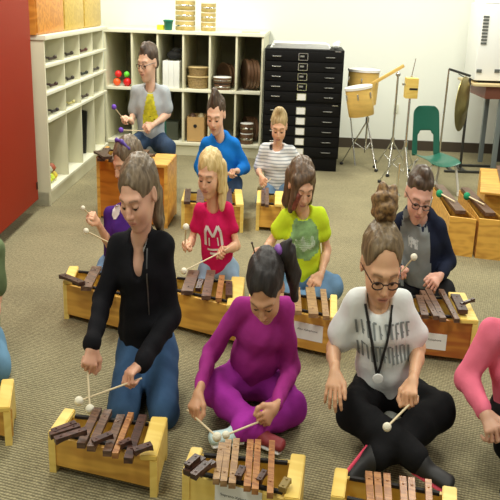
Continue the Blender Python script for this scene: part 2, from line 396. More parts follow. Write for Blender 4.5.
# small things in the left cubbies
lsl = [(0, 1, (.03, .02, .02)), (0, 2, (.05, .02, .015)), (0, 3, (.06, .04, .03)), (1, 1, (.55, .5, .2)), (1, 2, (.04, .03, .02)), (1, 3, (.03, .02, .01)), (2, 1, (.08, .06, .04)), (2, 2, (.02, .03, .02)), (2, 3, (.1, .03, .02)), (3, 2, (.06, .05, .04))]
cn = ('first', 'second', 'third', 'fourth'); rn = {1: 'bottom small', 2: 'middle small', 3: 'top'}
for i, (c, r, colr) in enumerate(lsl):
    y = (ydiv[c] + ydiv[c + 1]) / 2; z = rowz[r] + .022
    o = MB()
    o.cyl((0, 0, 0), (.05, .04, .012), .014, .012); o.ball((.055, .04, .02), .02); o.cyl((.0, .02, .012), (-.06, -.03, .02), .01)
    o = o.build('castanet', mat('small_instrument_%d' % i, colr, .5), loc=onl(-.055, y + .03, z + .016))
    o.scale = (.7, .7, .7); tag(o, 'small %s percussion piece in the %s cubby from the left, %s row' % ('pale yellow' if colr[0] > .4 else 'dark', cn[c], rn[r]), 'percussion instrument', 'small instruments in the left cubbies')
for k, (dy, dz, c, nm) in enumerate(((.0, 0, (.75, .7, .03), 'yellow'), (.080, 0, (.6, .75, .05), 'lime yellow'), (.04, .064, (.4, .42, .3), 'grey green'), (.160, .0, (.7, .55, .05), 'mustard'), (.12, .064, (.35, .08, .03), 'brown red'))):
    o = MB().ball((0, 0, .034), .034).lathe([(.036, .03), (.038, .034), (.036, .038), (.03, .034)]).build('shaker_ball', mat('ball_%d' % k, c, .5), loc=onl(-.06, ydiv[0] + .1 + dy, .125 + dz))
    tag(o, nm + ' ball shaker in the tall bottom left cubby', 'shaker', 'ball shakers in the bottom left cubby')
o = MB().prism([(-.25, 0, 0), (-.05, 0, 0), (-.03, 0, .36), (-.2, 0, .4)], (0, .03, 0)).build('case', mat('black_case', (.01, .01, .01), .5), loc=onl(-.02, ydiv[3] - .06, .125))
tag(o, 'black flat case leaning upright in the tall third cubby', 'case')
# wooden boxes on the left shelf top
BOXY = wood('ochre_box_wood', (.50, .33, .055), (.60, .42, .085))
for k, (u0_, u1_, m_) in enumerate(((24, 58, PLYO), (58.6, 81.5, BOXY), (82, 106, BOXY))):
    y0 = max(yN - .02, xplane(u0_, 25, XL).y) if k else yN - .03
    y1 = [yN + .66, yN + 1.28, yN + 1.92][k]; y0 = [yN - .03, yN + .67, yN + 1.29][k]
    b = empty('wooden_box', onl(-.19, (y0 + y1) / 2, ztop + .03), -LA, ('orange grained plywood box nearest the red cabinet on the left shelf top', 'pale yellow wooden box, middle of three on the left shelf top', 'yellow wooden box farthest back of three on the left shelf top')[k], 'box', 'wooden boxes on the left shelf top')
    hy = (y1 - y0) / 2 - .003
    MB().span((-.15, -hy, 0), (.15, hy, .33), .005).build('carcass', m_, b)
    MB().span((.15, -hy + .012, .012), (.158, hy - .012, .318), .003).build('front_panel', m_, b)

# ------------------------------------------------------------------ flat file cabinets
fy = 3.0 * PI / 180
FD = Vector((math.cos(fy), -math.sin(fy), 0)); FN = Vector((-math.sin(fy), -math.cos(fy), 0))
FP = PZ(260.8, 169)
FW = (PP(341, 110, FP, FN) - FP).dot(FD)
def fz(u, v): return PP(u, v, FP, FN).z
ztopf = fz(303, 49.5); zs = fz(303, 103.5); zb = fz(303, 158)
depf = .60
def file_unit(z0, z1, label, labels_solid, mixed):
    c = empty('flat_file_cabinet', FP + Vector((0, 0, z0)), -fy, label, 'cabinet', 'black flat file cabinets')
    h = z1 - z0
    MB().span((0, .008, 0), (FW, depf, h), .004).build('body', BLACKM, c)
    n = 5; top = .018; dh = (h - top - .012) / n
    for k in range(n):
        zc = h - top - (k + .5) * dh
        d = MB().span((.012, -.006, zc - dh / 2 + .004), (FW - .012, .01, zc + dh / 2 - .003), .003).build('drawer', BLACKM, c)
        for fx in (.155, .83):
            MB().tube([(FW * fx - .042, -.005, zc), (FW * fx - .036, -.022, zc), (FW * fx + .036, -.022, zc), (FW * fx + .042, -.005, zc)], .005 if fx < .5 else .0042).build('handle', CHROME if fx < .5 else mat('dull_chrome', (.3, .3, .28), .4, 1), d)
        solid = labels_solid or k == n - 1
        fr = MB()
        cx = FW * .487; a, bb = .038, dh * .33
        for q in ((-a, 0, .006, bb * 2), (a, 0, .006, bb * 2)): fr.box((cx + q[0], -.008, zc), (q[2], .006, q[3]))
        for q in (-bb, bb): fr.box((cx, -.008, zc + q), (a * 2, .006, .005))
        f = fr.build('label_holder', CHROME, d, smooth=False)
        if solid: MB().box((cx, -.009, zc), (a * 2, .003, bb * 2)).build('card', PAPER, f)
        elif k < 4: MB().box((cx - .008, -.0085, zc + .004), (a * .9, .002, bb * .5)).build('card', mat('grey_card', (.25, .25, .22), .7), f)
    MB().span((FW - .08, -.008, h - .013), (FW - .03, -.004, h - .005)).build('badge', CHROME, c)
    return c
file_unit(zs + .002, ztopf, 'upper of the two black steel flat file cabinets, with framed label holders', False, True)
file_unit(zb, zs, 'lower black steel flat file cabinet with white label cards', True, False)
fb = MB().span((.01, .02, 0), (FW - .01, depf, zb - .001), .004).build('cabinet_base', BLACKM, loc=FP, rotz=-fy)
tag(fb, 'plain black plinth carrying the two flat file cabinets', 'cabinet base')
pk = MB()
for k in range(5): pk.box((FW * .44 + .012 * (k % 2), .25, .006 + k * .009), (FW * .76 - .012 * k, .34, .007), Matrix.Rotation(.01 * k, 3, 'Z'), .003)
pk = pk.build('paper_stack', mat('grey_white_paper', (.78, .80, .76), .5), loc=FP + Vector((0, 0, ztopf)), rotz=-fy)
tag(pk, 'stack of white poster sheets on top of the black flat files', 'paper stack')
o = MB().ball((0, 0, .028), (.035, .04, .028)).ball((.02, .02, .05), (.02, .02, .02)).build('plastic_bag', mat('clear_bag', (.75, .76, .70), .25, bump=1, scale=25), loc=FP + FD * (FW * .90) - FN * .22 + Vector((0, 0, ztopf)))
tag(o, 'small crumpled clear plastic bag at right end of the black flat files', 'bag')

# ------------------------------------------------------------------ drums on stands
def dpt(u, v, Y): return PY(u, v, Y)
YD = 7.25
DW = mat('blond_drum_wood', (.72, .48, .13), .4, var=.12, scale=5, stretch=(1, 1, 6))
def standing_drum(u, vt, vb, Y, r, tilt, label, rx=0.0):
    top = dpt(u, vt, Y); h = (dpt(u, vt, Y) - dpt(u, vb, Y)).z
    d = empty('tom_drum', top - Vector((0, 0, h)), 0, label, 'drum', 'blond wooden drums on stands')
    R = Matrix.Rotation(tilt, 3, 'Y') @ Matrix.Rotation(rx, 3, 'X')
    MB().lathe([(r * .93, 0), (r * .96, .004), (r, h * .55), (r, h)], rot=R).build('shell', DW, d)
    MB().lathe([(r * 1.0, h - .01), (r * 1.05, h - .008), (r * 1.05, h + .012), (r * .99, h + .014), (.001, h + .016)], rot=R).build('drum_head', mat('white_hide', (.78, .76, .70), .5), d)
    for k in range(6):
        a = k * PI / 3 + .3; q = R @ Vector((math.cos(a) * r * 1.03, math.sin(a) * r * 1.03, h * .72))
        MB().box(q, (.012, .012, .05), R, .003).build('lug', CHROME, d)
    return d
standing_drum(363.5, 70.5, 104, YD + .05, .138, .02, 'rear blond wooden tom drum with white head beside the black cabinets')
standing_drum(363.5, 87.5, 115.5, YD - .42, .112, -.18, 'front blond wooden tom drum, tilted, with pale head')
def tripod(label, base, ztop_, spread, zh, n=3, a0=.3, cat='stand', rad=.009):
    s = empty('cymbal_stand' if 'stand' in label else 'stand', (base.x, base.y, 0), 0, label, cat)
    MB().cyl((0, 0, zh * .3), (0, 0, ztop_), rad).build('pole', CHROME, s)
    MB().cyl((0, 0, zh - .02), (0, 0, zh + .03), rad * 1.9).build('collar', CHROME, s)
    for k in range(n):
        a = a0 + 2 * PI * k / n
        e = Vector((math.cos(a) * spread * .8, math.sin(a) * spread, .012))
        l = MB().tube([(0, 0, zh), e], rad * .75).tube([(0, 0, zh * .35), e * .5 + Vector((0, 0, zh * .5))], rad * .5).build('leg', CHROME, s)
        MB().ball(e, (.018, .018, .014), 2).build('rubber_foot', mat('rubber', (.02, .02, .02), .8), l)
    return s
b1 = dpt(389, 188 - 20, YD - .4); 
g0 = PZ(364, 166); s1 = tripod('chrome drum stand under the two blond tom drums', g0, dpt(364, 104, g0.y).z - .03, .26, .42, a0=.9)
s1.name = 'drum_stand'
g1 = PZ(390, 172); zA = dpt(391, 74, g1.y).z
s2 = tripod('chrome boom stand with a tilted wooden arm above the tom drums', g1, zA, .22, .28, a0=.2)
s2.name = 'boom_stand'
q0 = dpt(372, 84, g1.y) - Vector((g1.x, g1.y, 0)); q1 = dpt(404, 65.5, g1.y) - Vector((g1.x, g1.y, 0))
dq = (q1 - q0)
MB().box((q0 + q1) / 2, (dq.length, .025, .028), Matrix.Rotation(-math.atan2(dq.z, dq.x), 3, 'Y'), .004).build('arm', DW, s2)
MB().ball(Vector((0, 0, zA)), .022, 2).cyl((0, -.03, zA), (0, .03, zA), .009).build('clamp', CHROME, s2)
g2 = PZ(402, 186); zB = dpt(404, 76, g2.y).z
s3 = tripod('chrome stand holding the yellow wood block', g2, zB, .24, .34, a0=.6)
s3.name = 'block_stand'
MB().tube([(0, 0, zB - .0), (.02, 0, dpt(404, 58, g2.y).z)], .0035).build('rod', CHROME, s3)
wbp = dpt(408.5, 97, g2.y)
wbk = empty('wood_block', wbp - Vector((0, .064, 0)), 0, 'yellow wood block with a dark slot clamped on the chrome stand', 'wood block')
hB = dpt(411, 77, g2.y).z - wbp.z
MB().span((-.045, -.05, 0), (.05, .05, hB), .005).build('block', PLYY, wbk)
MB().span((-.02, -.052, hB * .42), (.045, -.045, hB * .52)).build('slot', DARK, wbk)
MB().span((-.07, -.01, hB * .62), (-.045, .01, hB * .72)).build('clamp', CHROME, wbk)
# stick leaning
o = MB().tube([PZ(355, 168) + Vector((0, 0, .02)), dpt(350, 110, PZ(355, 168).y + .12)], .006).build('leaning_rod', CHROME)
tag(o, 'thin chrome rod leaning beside the black cabinets below the drums', 'rod')
o = MB().cyl(PZ(396.5, 196) + Vector((0, 0, .0)), PZ(396.5, 196) + Vector((0, 0, .26)), .011).lathe([(.03, 0), (.03, .01), (.012, .02)], c=PZ(396.5, 196)).build('short_stand_leg', CHROME)
tag(o, 'short upright chrome tube standing in front of the drum stands', 'stand')
o = MB().box((0, 0, 0), (.05, .008, .09), None, .004).build('outlet_plate', mat('ivory_plate', (.70, .71, .56), .5), loc=PP(396, 109, WB, wn) + wn * .004, rotz=-WY)
tag(o, 'ivory wall outlet plate on the wall behind the chrome stands', 'outlet')

# ------------------------------------------------------------------ green school chair
LEGM = mat('pale_grey_enamel', (.62, .62, .58), .35)
def green_chair(loc, rz, label, w_=.30, seat=.40):
    c = empty('school_chair', loc, rz, label, 'chair')
    # front of the chair faces -y
    def shell(pts_fn, nu, nv, name, skip=None):
        bm = bmesh.new(); g = [[bm.verts.new(pts_fn(i / nu, j / nv)) for i in range(nu + 1)] for j in range(nv + 1)]
        for j in range(nv):
            for i in range(nu):
                if skip and skip((i + .5) / nu, (j + .5) / nv): continue
                bm.faces.new((g[j][i], g[j][i + 1], g[j + 1][i + 1], g[j + 1][i]))
        mb = MB(); mb.bm.free(); mb.bm = bm
        bmesh.ops.delete(bm, geom=[v for v in bm.verts if not v.link_faces], context='VERTS')
        o = mb.build(name, GREEN, c); s_ = o.modifiers.new('th', 'SOLIDIFY'); s_.thickness = .006; o.modifiers.new('sub', 'SUBSURF').render_levels = 1
        return o
    def seatf(a, b):
        x = (a - .5) * w_ * (1.0 + .06 * math.sin(b * PI)); y = -.19 + .37 * b
        z = seat - .02 * math.cos((a - .5) * 2.4) + (.018 * (2 * a - 1) ** 2) - (.02 * max(0, .2 - b) / .2) ** 1 * 1.0
        return Vector((x, y, z))
    shell(seatf, 12, 12, 'seat')
    def backf(a, b):
        wv = w_ * (1.0 - .10 * b) * (1 if b < .86 else math.sqrt(max(.2, 1 - ((b - .86) / .16) ** 2 * .75)))
        return Vector(((a - .5) * wv, .185 + .07 * b + .02 * math.cos((a - .5) * 3), seat - .02 + .40 * b))
    shell(backf, 14, 16, 'backrest', skip=lambda a, b: (.0 <= b < .52 and abs(a - .5) < (.27 if b < .38 else .27 * math.sqrt(max(0, 1 - ((b - .38) / .15) ** 2)))))
    for sx in (-1, 1):
        for (yt, yb) in ((-.13, -.19), (.13, .20)):
            l = MB().tube([(sx * w_ * .36, yt, seat - .035), (sx * w_ * .44, yt * 1.05, seat - .06), (sx * w_ * .5, yb, .02)], .010).build('leg', LEGM, c)
            MB().cyl((sx * w_ * .5, yb, 0), (sx * w_ * .5, yb, .025), .014).build('foot_cap', WHITE, l)
    MB().tube([(-w_ * .36, -.13, seat - .035), (w_ * .36, -.13, seat - .035)], .01).build('frame_bar', CHROME, c)
    return c
gcp = PZ(438, 190)
gY = PZ(446, 197).y + .22
gc = PY(437, 160, gY)
green_chair((gc.x - .01, gc.y, 0), .25, 'empty green plastic school chair by the back wall', .255, gc.z + .02)

# ------------------------------------------------------------------ table, white machine, cymbal at the right
tb = PY(480, 82, 7.35)
tbl = empty('side_table', (tb.x + .12, 7.45, 0), 0, 'table with a dark steel frame carrying the tall white machine', 'table')
zt = PY(480, 84, 7.15).z
MB().span((-.22, -.30, zt - .022), (.9, .32, zt), .004).build('table_top', wood('table_ply', (.55, .42, .2), (.65, .52, .28)), tbl)
MB().span((-.10, -.24, zt - .135), (.85, .28, zt - .024), .006).build('drawer_box', mat('red_brown_panel', (.22, .075, .045), .5), tbl)
for x, y in ((.06, -.2), (.06, .24), (.8, -.2), (.8, .24)): MB().span((x - .02, y - .02, 0), (x + .02, y + .02, zt - .13), .003).build('leg', mat('blue_grey_steel', (.16, .19, .19), .4), tbl)
MB().span((.14, .05, .04), (.84, .07, zt - .14)).build('back_board', DARK, tbl)
mc = empty('white_machine', (PY(487, 78, 7.4).x, 7.45, zt), 0, 'tall white plastic machine with a dark vertical grille on the table', 'machine')
mw = .17
mtop = 1.66
hm = mtop - zt
MB().span((-.155, -.2, .02), (.33, .2, hm - .19), .018).build('case', WHITE, mc)
MB().prism([(-.13, -.2, hm - .19), (.3, -.2, hm - .19), (.28, -.16, hm), (-.11, -.16, hm)], (0, .36, 0)).build('hood', WHITE, mc)
gr = MB()
zg0, zg1 = PY(485, 45, 7.25).z - zt, PY(485, 15, 7.25).z - zt
xg = PY(485, 30, 7.25).x - mc.location.x
for k in range(9): gr.box((xg, -.203, zg0 + (zg1 - zg0) * (k + .5) / 9), (.05, .008, (zg1 - zg0) / 16))
gr.build('grille', mat('grille_grey', (.10, .11, .10), .6), mc)
MB().span((-.1, -.17, 0), (.28, .17, .022)).build('base', DARK, mc)
for u in (479, 497): q = PY(u, 71, 7.25); MB().box((q.x - mc.location.x, -.203, q.z - zt), (.045, .01, .03), None, .002).build('vent', mat('grille_grey', (.1, .1, .1)), mc)
# black angled rest + cymbal on a stand
cs = empty('gong_stand', (PY(449, 165, 7.3).x, 7.28, 0), 0, 'thin dark metal stand with a top bar beside the white machine', 'stand')
o = cs.location
DKM = mat('dark_metal', (.05, .05, .045), .4, .6)
pA = PY(449, 69, 7.28) - o; pB = PY(470.5, 76, 7.28) - o
MB().tube([pA, pB], .011).build('top_bar', DKM, cs)
MB().tube([pA, (pA.x - .01, 0, .02)], .009).build('post', CHROME, cs)
pC = PY(470, 78, 7.28) - o
MB().tube([pC, (pC.x, 0, .02)], .012).build('post', DKM, cs)
MB().span((-.08, -.17, 0), (.42, -.13, .02), .004).span((-.08, .13, 0), (.42, .17, .02), .004).span((-.02, -.15, .0), (.0, .15, .02)).span((pC.x - .02, -.15, 0), (pC.x + .02, .15, .02)).build('base', DKM, cs)
gp = PY(462.5, 104, 6.98)
GO = empty('gong', gp, 0, 'brass gong hanging edge-on from the dark stand by the machine', 'gong')
R = Matrix.Rotation(math.radians(62), 3, 'Z') @ Matrix.Rotation(PI / 2, 3, 'X')
Rg = .235
MB().lathe([(.001, .035), (Rg * .25, .034), (Rg * .4, .012), (Rg, .0), (Rg, -.004), (Rg * .4, .006), (.001, .028)], rot=R).build('disc', mat('aged_brass', (.42, .36, .13), .35, .8, var=.2, scale=8), GO)
MB().tube([(0, 0, Rg * .95), (.01, .28, PY(463, 74, 7.28).z - gp.z)], .004).build('strap', DARK, GO)

# ------------------------------------------------------------------ contra bass boxes at right
def bass_box(bl, br, fl, fr, ft, label):
    """front bottom left/right pixels, top-back-left pixel, height from the front top pixel"""
    A = PZ(*bl); B = PZ(*br); h = PY(*ft, (A.y + B.y) / 2).z
    C = PZ(*fl, h); D = PZ(*fr, h); C.z = D.z = 0
    o = empty('bass_bar', (A + B) / 2, 0, label, 'bass bar', 'single bass bars on wooden boxes')
    O = (A + B) / 2
    def quad(s, z0, z1, ins=0.0):
        P = [A, B, D, C]; c = (A + B + C + D) / 4
        return [Vector((*(c + (p - c) * s).xy, z0)) - Vector((O.x, O.y, 0)) for p in P]
    mb = MB()
    wdt = .016
    P = [Vector((p.x - O.x, p.y - O.y, 0)) for p in (A, B, D, C)]
    c = sum(P, Vector()) / 4
    for i in range(4):
        a, b = P[i], P[(i + 1) % 4]; ai = a + (c - a).normalized() * wdt; bi = b + (c - b).normalized() * wdt
        pan = MB().prism([a, b, bi, ai], (0, 0, h)).build('side_panel', PLY, o, smooth=False)
    m0 = (P[0] + P[1]) / 2; m1 = (P[2] + P[3]) / 2; d = (m1 - m0); L = d.length; d.normalize(); n = Vector((-d.y, d.x, 0))
    MB().prism([P[0] * .98 + c * .02 + Vector((0, 0, .01)), P[1] * .98 + c * .02 + Vector((0, 0, .01)), P[2] * .98 + c * .02 + Vector((0, 0, .01)), P[3] * .98 + c * .02 + Vector((0, 0, .01))], (0, 0, .01)).build('bottom', DARK, o, smooth=False)
    wb = .030; s0 = m0 + d * (L * .10); s1 = m0 + d * (L * 1.0)
    MB().prism([s0 - n * wb + Vector((0, 0, h + .004)), s0 + n * wb + Vector((0, 0, h + .004)), s1 + n * wb * .9 + Vector((0, 0, h + .004)), s1 - n * wb * .9 + Vector((0, 0, h + .004))], (0, 0, .022)).build('bar', ROSEL, o)
    return o, O, m0, d, L, h, n
r1 = bass_box((446, 254), (472, 257.5), (433, 187), (444, 189), (460, 218), 'golden wooden bass bar box at right, left of the pair, with a green-headed mallet')
r2 = bass_box((475, 258), (502, 261), (459, 190), (470, 192), (488, 220), 'golden wooden bass bar box at the right picture edge, right of the pair')
r3 = bass_box((480, 237), (520, 243), (480, 168), (520, 170), (500, 192), 'taller golden wooden box behind the pair at the right edge')
A_ = [Vector((PZ(*q, r3[5]).x, PZ(*q, r3[5]).y, 0)) for q in ((480, 194), (524, 198), (520, 172), (481, 170))]
MB().prism([Vector((p.x - r3[1].x, p.y - r3[1].y, r3[5] + .001)) for p in A_], (0, 0, .012)).build('top_panel', PLY, r3[0], smooth=False)
GM = mat('green_yarn', (.01, .28, .12), .85, bump=.4, scale=80)
for (o_, O, m0, d, L, h, n), lb in ((r1, 'mallet with a dark green head lying on the left bass bar box'), (r2, 'mallet with a dark green head lying on the right edge bass bar box')):
    q = Vector((O.x, O.y, 0)) + m0 + d * (L * .60) + Vector((0, 0, h + .034)) - n * .0
    ml = empty('mallet', q, 0, lb, 'mallet', 'green headed mallets on the bass bars')
    sgn = 1 if n.x < 0 else -1
    MB().ball(n * sgn * .056 + Vector((0, 0, .0)), (.022, .024, .026)).build('head', GM, ml)
    MB().tube([n * sgn * .05 + Vector((0, 0, 0)), n * sgn * .0 - d * .22 + Vector((0, 0, .002))], .005).build('stick', STICK, ml)

# ------------------------------------------------------------------ xylophones
def bar_mb(a, b, w_, th=.020):
    """a wooden bar with an arched underside from a to b"""
    mb = MB(); a = Vector(a); b = Vector(b); ln = (b - a).length; n = 8
    P = [(-ln / 2 + ln * k / n, -th * .45 + th * .35 * (1 - (2 * k / n - 1) ** 2)) for k in range(n + 1)]
    poly = [Vector((-w_ / 2, y_, z_)) for y_, z_ in P] + [Vector((-w_ / 2, ln / 2, th / 2)), Vector((-w_ / 2, -ln / 2, th / 2))]
    mb.prism(poly, (w_, 0, 0))
    for yy in (-ln * .30, ln * .30): mb.cyl((0, yy, th * .48), (0, yy, th * .62), .004, .003, 8)
    d = (b - a).normalized(); x = d.cross(Vector((0, 0, 1))).normalized(); z = x.cross(d)
    bmesh.ops.transform(mb.bm, matrix=Matrix.Translation((a + b) / 2) @ Matrix((x, d, z)).transposed().to_4x4(), verts=mb.bm.verts)
    return mb
def xylophone(name, fl, fr, bl, br, h, label, bars=(), loose=(), paper=None, woodm=PLY, endm=PLYY, endw=(.05, .05), leg=.025, group=None, inner=PLYY, rise=.012):
    """fl, fr, bl, br: pixels of the upper corners of the tapering case; bars: front pixel, back pixel, width, material"""
    FL, FR, BL_, BR = (PZ(*p, h) for p in (fl, fr, bl, br))
    A = Vector((FL.x, FL.y, 0)); d = (FR - FL); d.z = 0; L = d.length; rz = math.atan2(d.y, d.x)
    x = empty(name, A, rz, label, 'xylophone', group); M = Matrix.Translation(A) @ Matrix.Rotation(rz, 4, 'Z'); Mi = M.inverted()
    a, b, c, e = (Mi @ Vector((p.x, p.y, 0)) for p in (FL, FR, BR, BL_)); t = .016
    def slab(p, q, z0, z1, inn, nm, m, par=x):
        k = (q - p).normalized(); n = Vector((-k.y, k.x, 0)) * inn
        return MB().prism([Vector((v.x, v.y, z0)) for v in (p, q, q + n, p + n)], (0, 0, z1 - z0)).build(nm, m, par, smooth=False)
    slab(a, b, leg, h, t, 'front_panel', woodm); slab(c, e, leg, h, t, 'back_panel', inner)
    m_ = (a + b + c + e) / 4
    MB().prism([Vector((*(p + (m_ - p) * .04).xy, leg + .001)) for p in (a, b, c, e)], (0, 0, .012)).build('bottom_panel', inner, x, smooth=False)
    for p, q, s_, w_ in ((a, e, 1, endw[0]), (b, c, -1, endw[1])):
        k = (q - p).normalized(); n = Vector((k.y, -k.x, 0)) * s_
        o = MB(); p2 = p - k * .008 - n * .004; q2 = q + k * .008 - n * .004
        o.prism([Vector((v.x, v.y, h + .0005)) for v in (p2, q2, q2 + n * w_, p2 + n * w_)], (0, 0, rise + .006))
        bmesh.ops.bevel(o.bm, geom=o.bm.edges[:], offset=.003, segments=2, affect='EDGES')
        o.prism([Vector((v.x, v.y, .0)) for v in (p2, p2 + k * .03, p2 + k * .03 + n * .022, p2 + n * .022)], (0, 0, leg + .002))
        o.prism([Vector((v.x, v.y, .0)) for v in (q2 - k * .03, q2, q2 + n * .022, q2 - k * .03 + n * .022)], (0, 0, leg + .002))
        o.prism([Vector((v.x, v.y, leg)) for v in (p2, q2, q2 + n * .022, p2 + n * .022)], (0, 0, h - leg))
        o.build('end_block', endm, x, smooth=False)
    for f in (.12, .88):
        p = a + (e - a) * f; q = b + (c - b) * f; k = (q - p).normalized(); p = p + k * (endw[0] + .003); q = q - k * (endw[1] + .003); n = Vector((-k.y, k.x, 0)) * .012
        MB().prism([Vector((v.x, v.y, h)) for v in (p - n / 2, q - n / 2, q + n / 2, p + n / 2)], (0, 0, .010)).build('rail', DARK, x, smooth=False)
    for f, r_, w_, mt_ in bars:
        bar_mb(Mi @ PZ(*f, h + .022), Mi @ PZ(*r_, h + .022), w_, .020).build('bar', mt_, x, smooth=False)
    for k, (f, r_, w_, mt_, up_) in enumerate(loose):
        o = bar_mb(Mi @ PZ(*f, h + up_), Mi @ PZ(*r_, h + up_ + .008), w_, .020).build('bar', mt_, x, smooth=False)
        o['label'] = 'short dark bar lying loose across the others'
    if paper:
        (u0_, u1_, vt, vb, txt, ts) = paper
        n_ = Vector((math.sin(rz), -math.cos(rz), 0)); q = [Mi @ PP(u, v, A, n_) for u, v in ((u0_, vt), (u1_, vt), (u0_, vb), (u1_, vb))]
        xa, xb = (q[0].x + q[2].x) / 2, (q[1].x + q[3].x) / 2; zb_, zt_ = max(.004, (q[2].z + q[3].z) / 2), (q[0].z + q[1].z) / 2
        p = MB().span((xa, -.0025, zb_), (xb, -.0005, zt_)).build('paper_label', PAPER, x)
        vs, fs = text_mesh(txt, ts); wid = max(v.x for v in vs) - min(v.x for v in vs); k = (xb - xa) * .70 / wid
        raw('lettering', [Vector(((xa + xb) / 2 + v.x * k - .004, -.0034, zb_ + (zt_ - zb_) * .60 + v.y)) for v in vs], fs, INK, p)
    return x
XG = 'small wooden xylophones on the floor'
W1 = .026
xylophone('xylophone', (50, 436), (156, 460), (65, 414), (166, 423), .125, 'golden xylophone on the carpet before the kneeling girl in black', endw=(.038, .052), group=XG,
    bars=[((81, 446), (98, 410), W1, ROSEL), ((91, 449), (108, 412), W1, ROSEL), ((107, 454), (121, 417), W1, ROSEL), ((115, 456), (131, 415), W1 * .7, BARO), ((128, 461), (143, 417), W1, ROSE)],
    loose=[((50, 436), (80, 427), .022, ROSE, .034), ((55, 441), (86, 431), .022, ROSE, .050), ((52, 433), (76, 424), .020, ROSE, .036), ((93, 443), (112, 435), .022, ROSE, .046), ((134, 452), (152, 446), .026, ROSE, .036), ((120, 446), (131, 441), .02, ROSE, .030)])
xylophone('xylophone', (184, 474), (298, 503), (192, 453), (304, 461), .125, 'yellow xylophone with a white paper label in front of the magenta-clad girl', endw=(.036, .044), group=XG, woodm=PLYY,
    bars=[((216, 482), (222, 445), .019, BARL), ((223.5, 484), (228.5, 442), .019, BARL), ((232, 486), (236.5, 441), .020, BARL), ((247, 489), (250.5, 442), .020, BARO), ((255, 492), (258, 442), .019, BARO), ((270, 496), (272, 443), .018, BARO)],
    loose=[((186, 473), (203, 459), .022, ROSE, .034), ((193, 477), (208, 464), .022, ROSE, .045), ((199, 474), (214, 463), .020, ROSE, .034), ((187, 467), (198, 457), .02, ROSE, .05), ((238, 478), (243, 468), .02, ROSE, .028), ((259, 482), (265, 472), .016, ROSE, .028), ((282, 490), (288, 480), .022, mat('olive_bar', (.25, .17, .04), .5), .028)],
    paper=(215, 262, 487, 514, 'Soprano Xylophone', .0115))
xylophone('xylophone', (332, 500), (455, 528), (336, 474), (455, 494), .125, 'yellow xylophone with orange wooden bars before the girl with the bun', endw=(.038, .040), group=XG, woodm=PLYY,
    bars=[((371, 514), (368.5, 474), .020, BARO), ((380, 515), (377, 475), .020, BARO), ((389, 517), (386.5, 476), .020, BARO), ((405, 521), (402.5, 479), .019, BARO), ((413, 523), (411, 480), .019, BARO), ((430, 526), (428, 482), .018, BARO)])
xylophone('xylophone', (-75, 392), (9, 411), (-62, 374), (13, 384), .125, 'yellow xylophone cut off by the left picture edge beside light blue jeans', endw=(.036, .042), group=XG,
    bars=[((-45, 400), (-38, 372), W1, ROSE), ((-30, 404), (-22, 374), W1, ROSE), ((-14, 409), (-7, 378), W1, ROSE)])
XM = 'larger wooden xylophones in the middle row'
xylophone('xylophone', (64, 284), (150, 305), (70, 270), (152, 277), .17, 'golden xylophone behind the girl in black, its left end in view', endw=(.045, .05), group=XM,
    bars=[((86, 289), (97, 268), .046, ROSEL), ((108, 296), (116, 272), .044, ROSEL), ((126, 300), (132, 274), .04, ROSEL)],
    loose=[((62, 276), (82, 284), .034, ROSE, .036)])
xylophone('xylophone', (171, 292), (240, 309), (172, 277), (244, 281), .18, 'golden xylophone in the middle row before the girl in the pink shirt', endw=(.022, .062), group=XM,
    bars=[((187, 293), (194, 272), .052, ROSEL), ((206, 298), (211, 272), .040, ROSEL), ((218.5, 300), (222, 277), .026, BARO), ((229, 297), (229, 283), .030, ROSE)],
    loose=[((198, 290), (201, 281), .024, ROSE, .022)])
xylophone('xylophone', (249, 303), (336, 321), (252, 289), (336, 299), .18, 'golden xylophone with a paper label in front of the neon yellow shirt', endw=(.05, .03), group=XM,
    bars=[((262, 306), (263, 286), .036, BARL), ((279, 310), (280, 288), .036, BARL), ((297, 313), (295.5, 289), .040, BARL), ((313.5, 316), (310, 289), .040, BARL), ((326, 318), (323, 291), .026, BARL)],
    paper=(294, 323, 323.5, 340, 'Alto Xylophone', .012))
xylophone('xylophone', (390, 314), (477, 324), (398, 295), (464, 297), .19, 'orange brown xylophone with a paper label before the boy in navy', endw=(.04, .075), group=XM, woodm=wood('burnt_plywood', (.36, .10, .018), (.50, .19, .03)),
    bars=[((410, 314), (404, 294), .034, ROSEL), ((425, 317), (419, 297), .030, ROSEL), ((443, 320), (428, 291), .026, ROSEL), ((436, 318), (422, 292), .022, ROSEL), ((457, 321), (441, 291), .022, ROSEL)],
    loose=[((455, 296), (463, 312), .04, ROSE, .03), ((461, 305), (474, 300), .012, ROSE, .04)],
    paper=(418, 446.5, 333, 349, 'Alto Xylophone', .012))
xylophone('xylophone', (182, 203), (243, 207), (185, 192), (241, 192), .17, 'golden xylophone in front of the boy in the bright blue hoodie', endw=(.03, .05), group=XM,
    bars=[((187, 203), (188, 190), .04, ROSE), ((200, 204), (201, 191), .05, ROSEL), ((214, 205), (215, 191), .05, ROSE), ((229, 205), (228, 190), .045, ROSE)])
xylophone('xylophone', (257, 205), (284, 207), (258, 193), (284, 194), .17, 'short golden xylophone in front of the boy in the striped shirt', endw=(.03, .065), group=XM,
    bars=[((263, 205), (263, 191), .024, ROSE), ((267, 206), (267, 189), .024, ROSEL)])
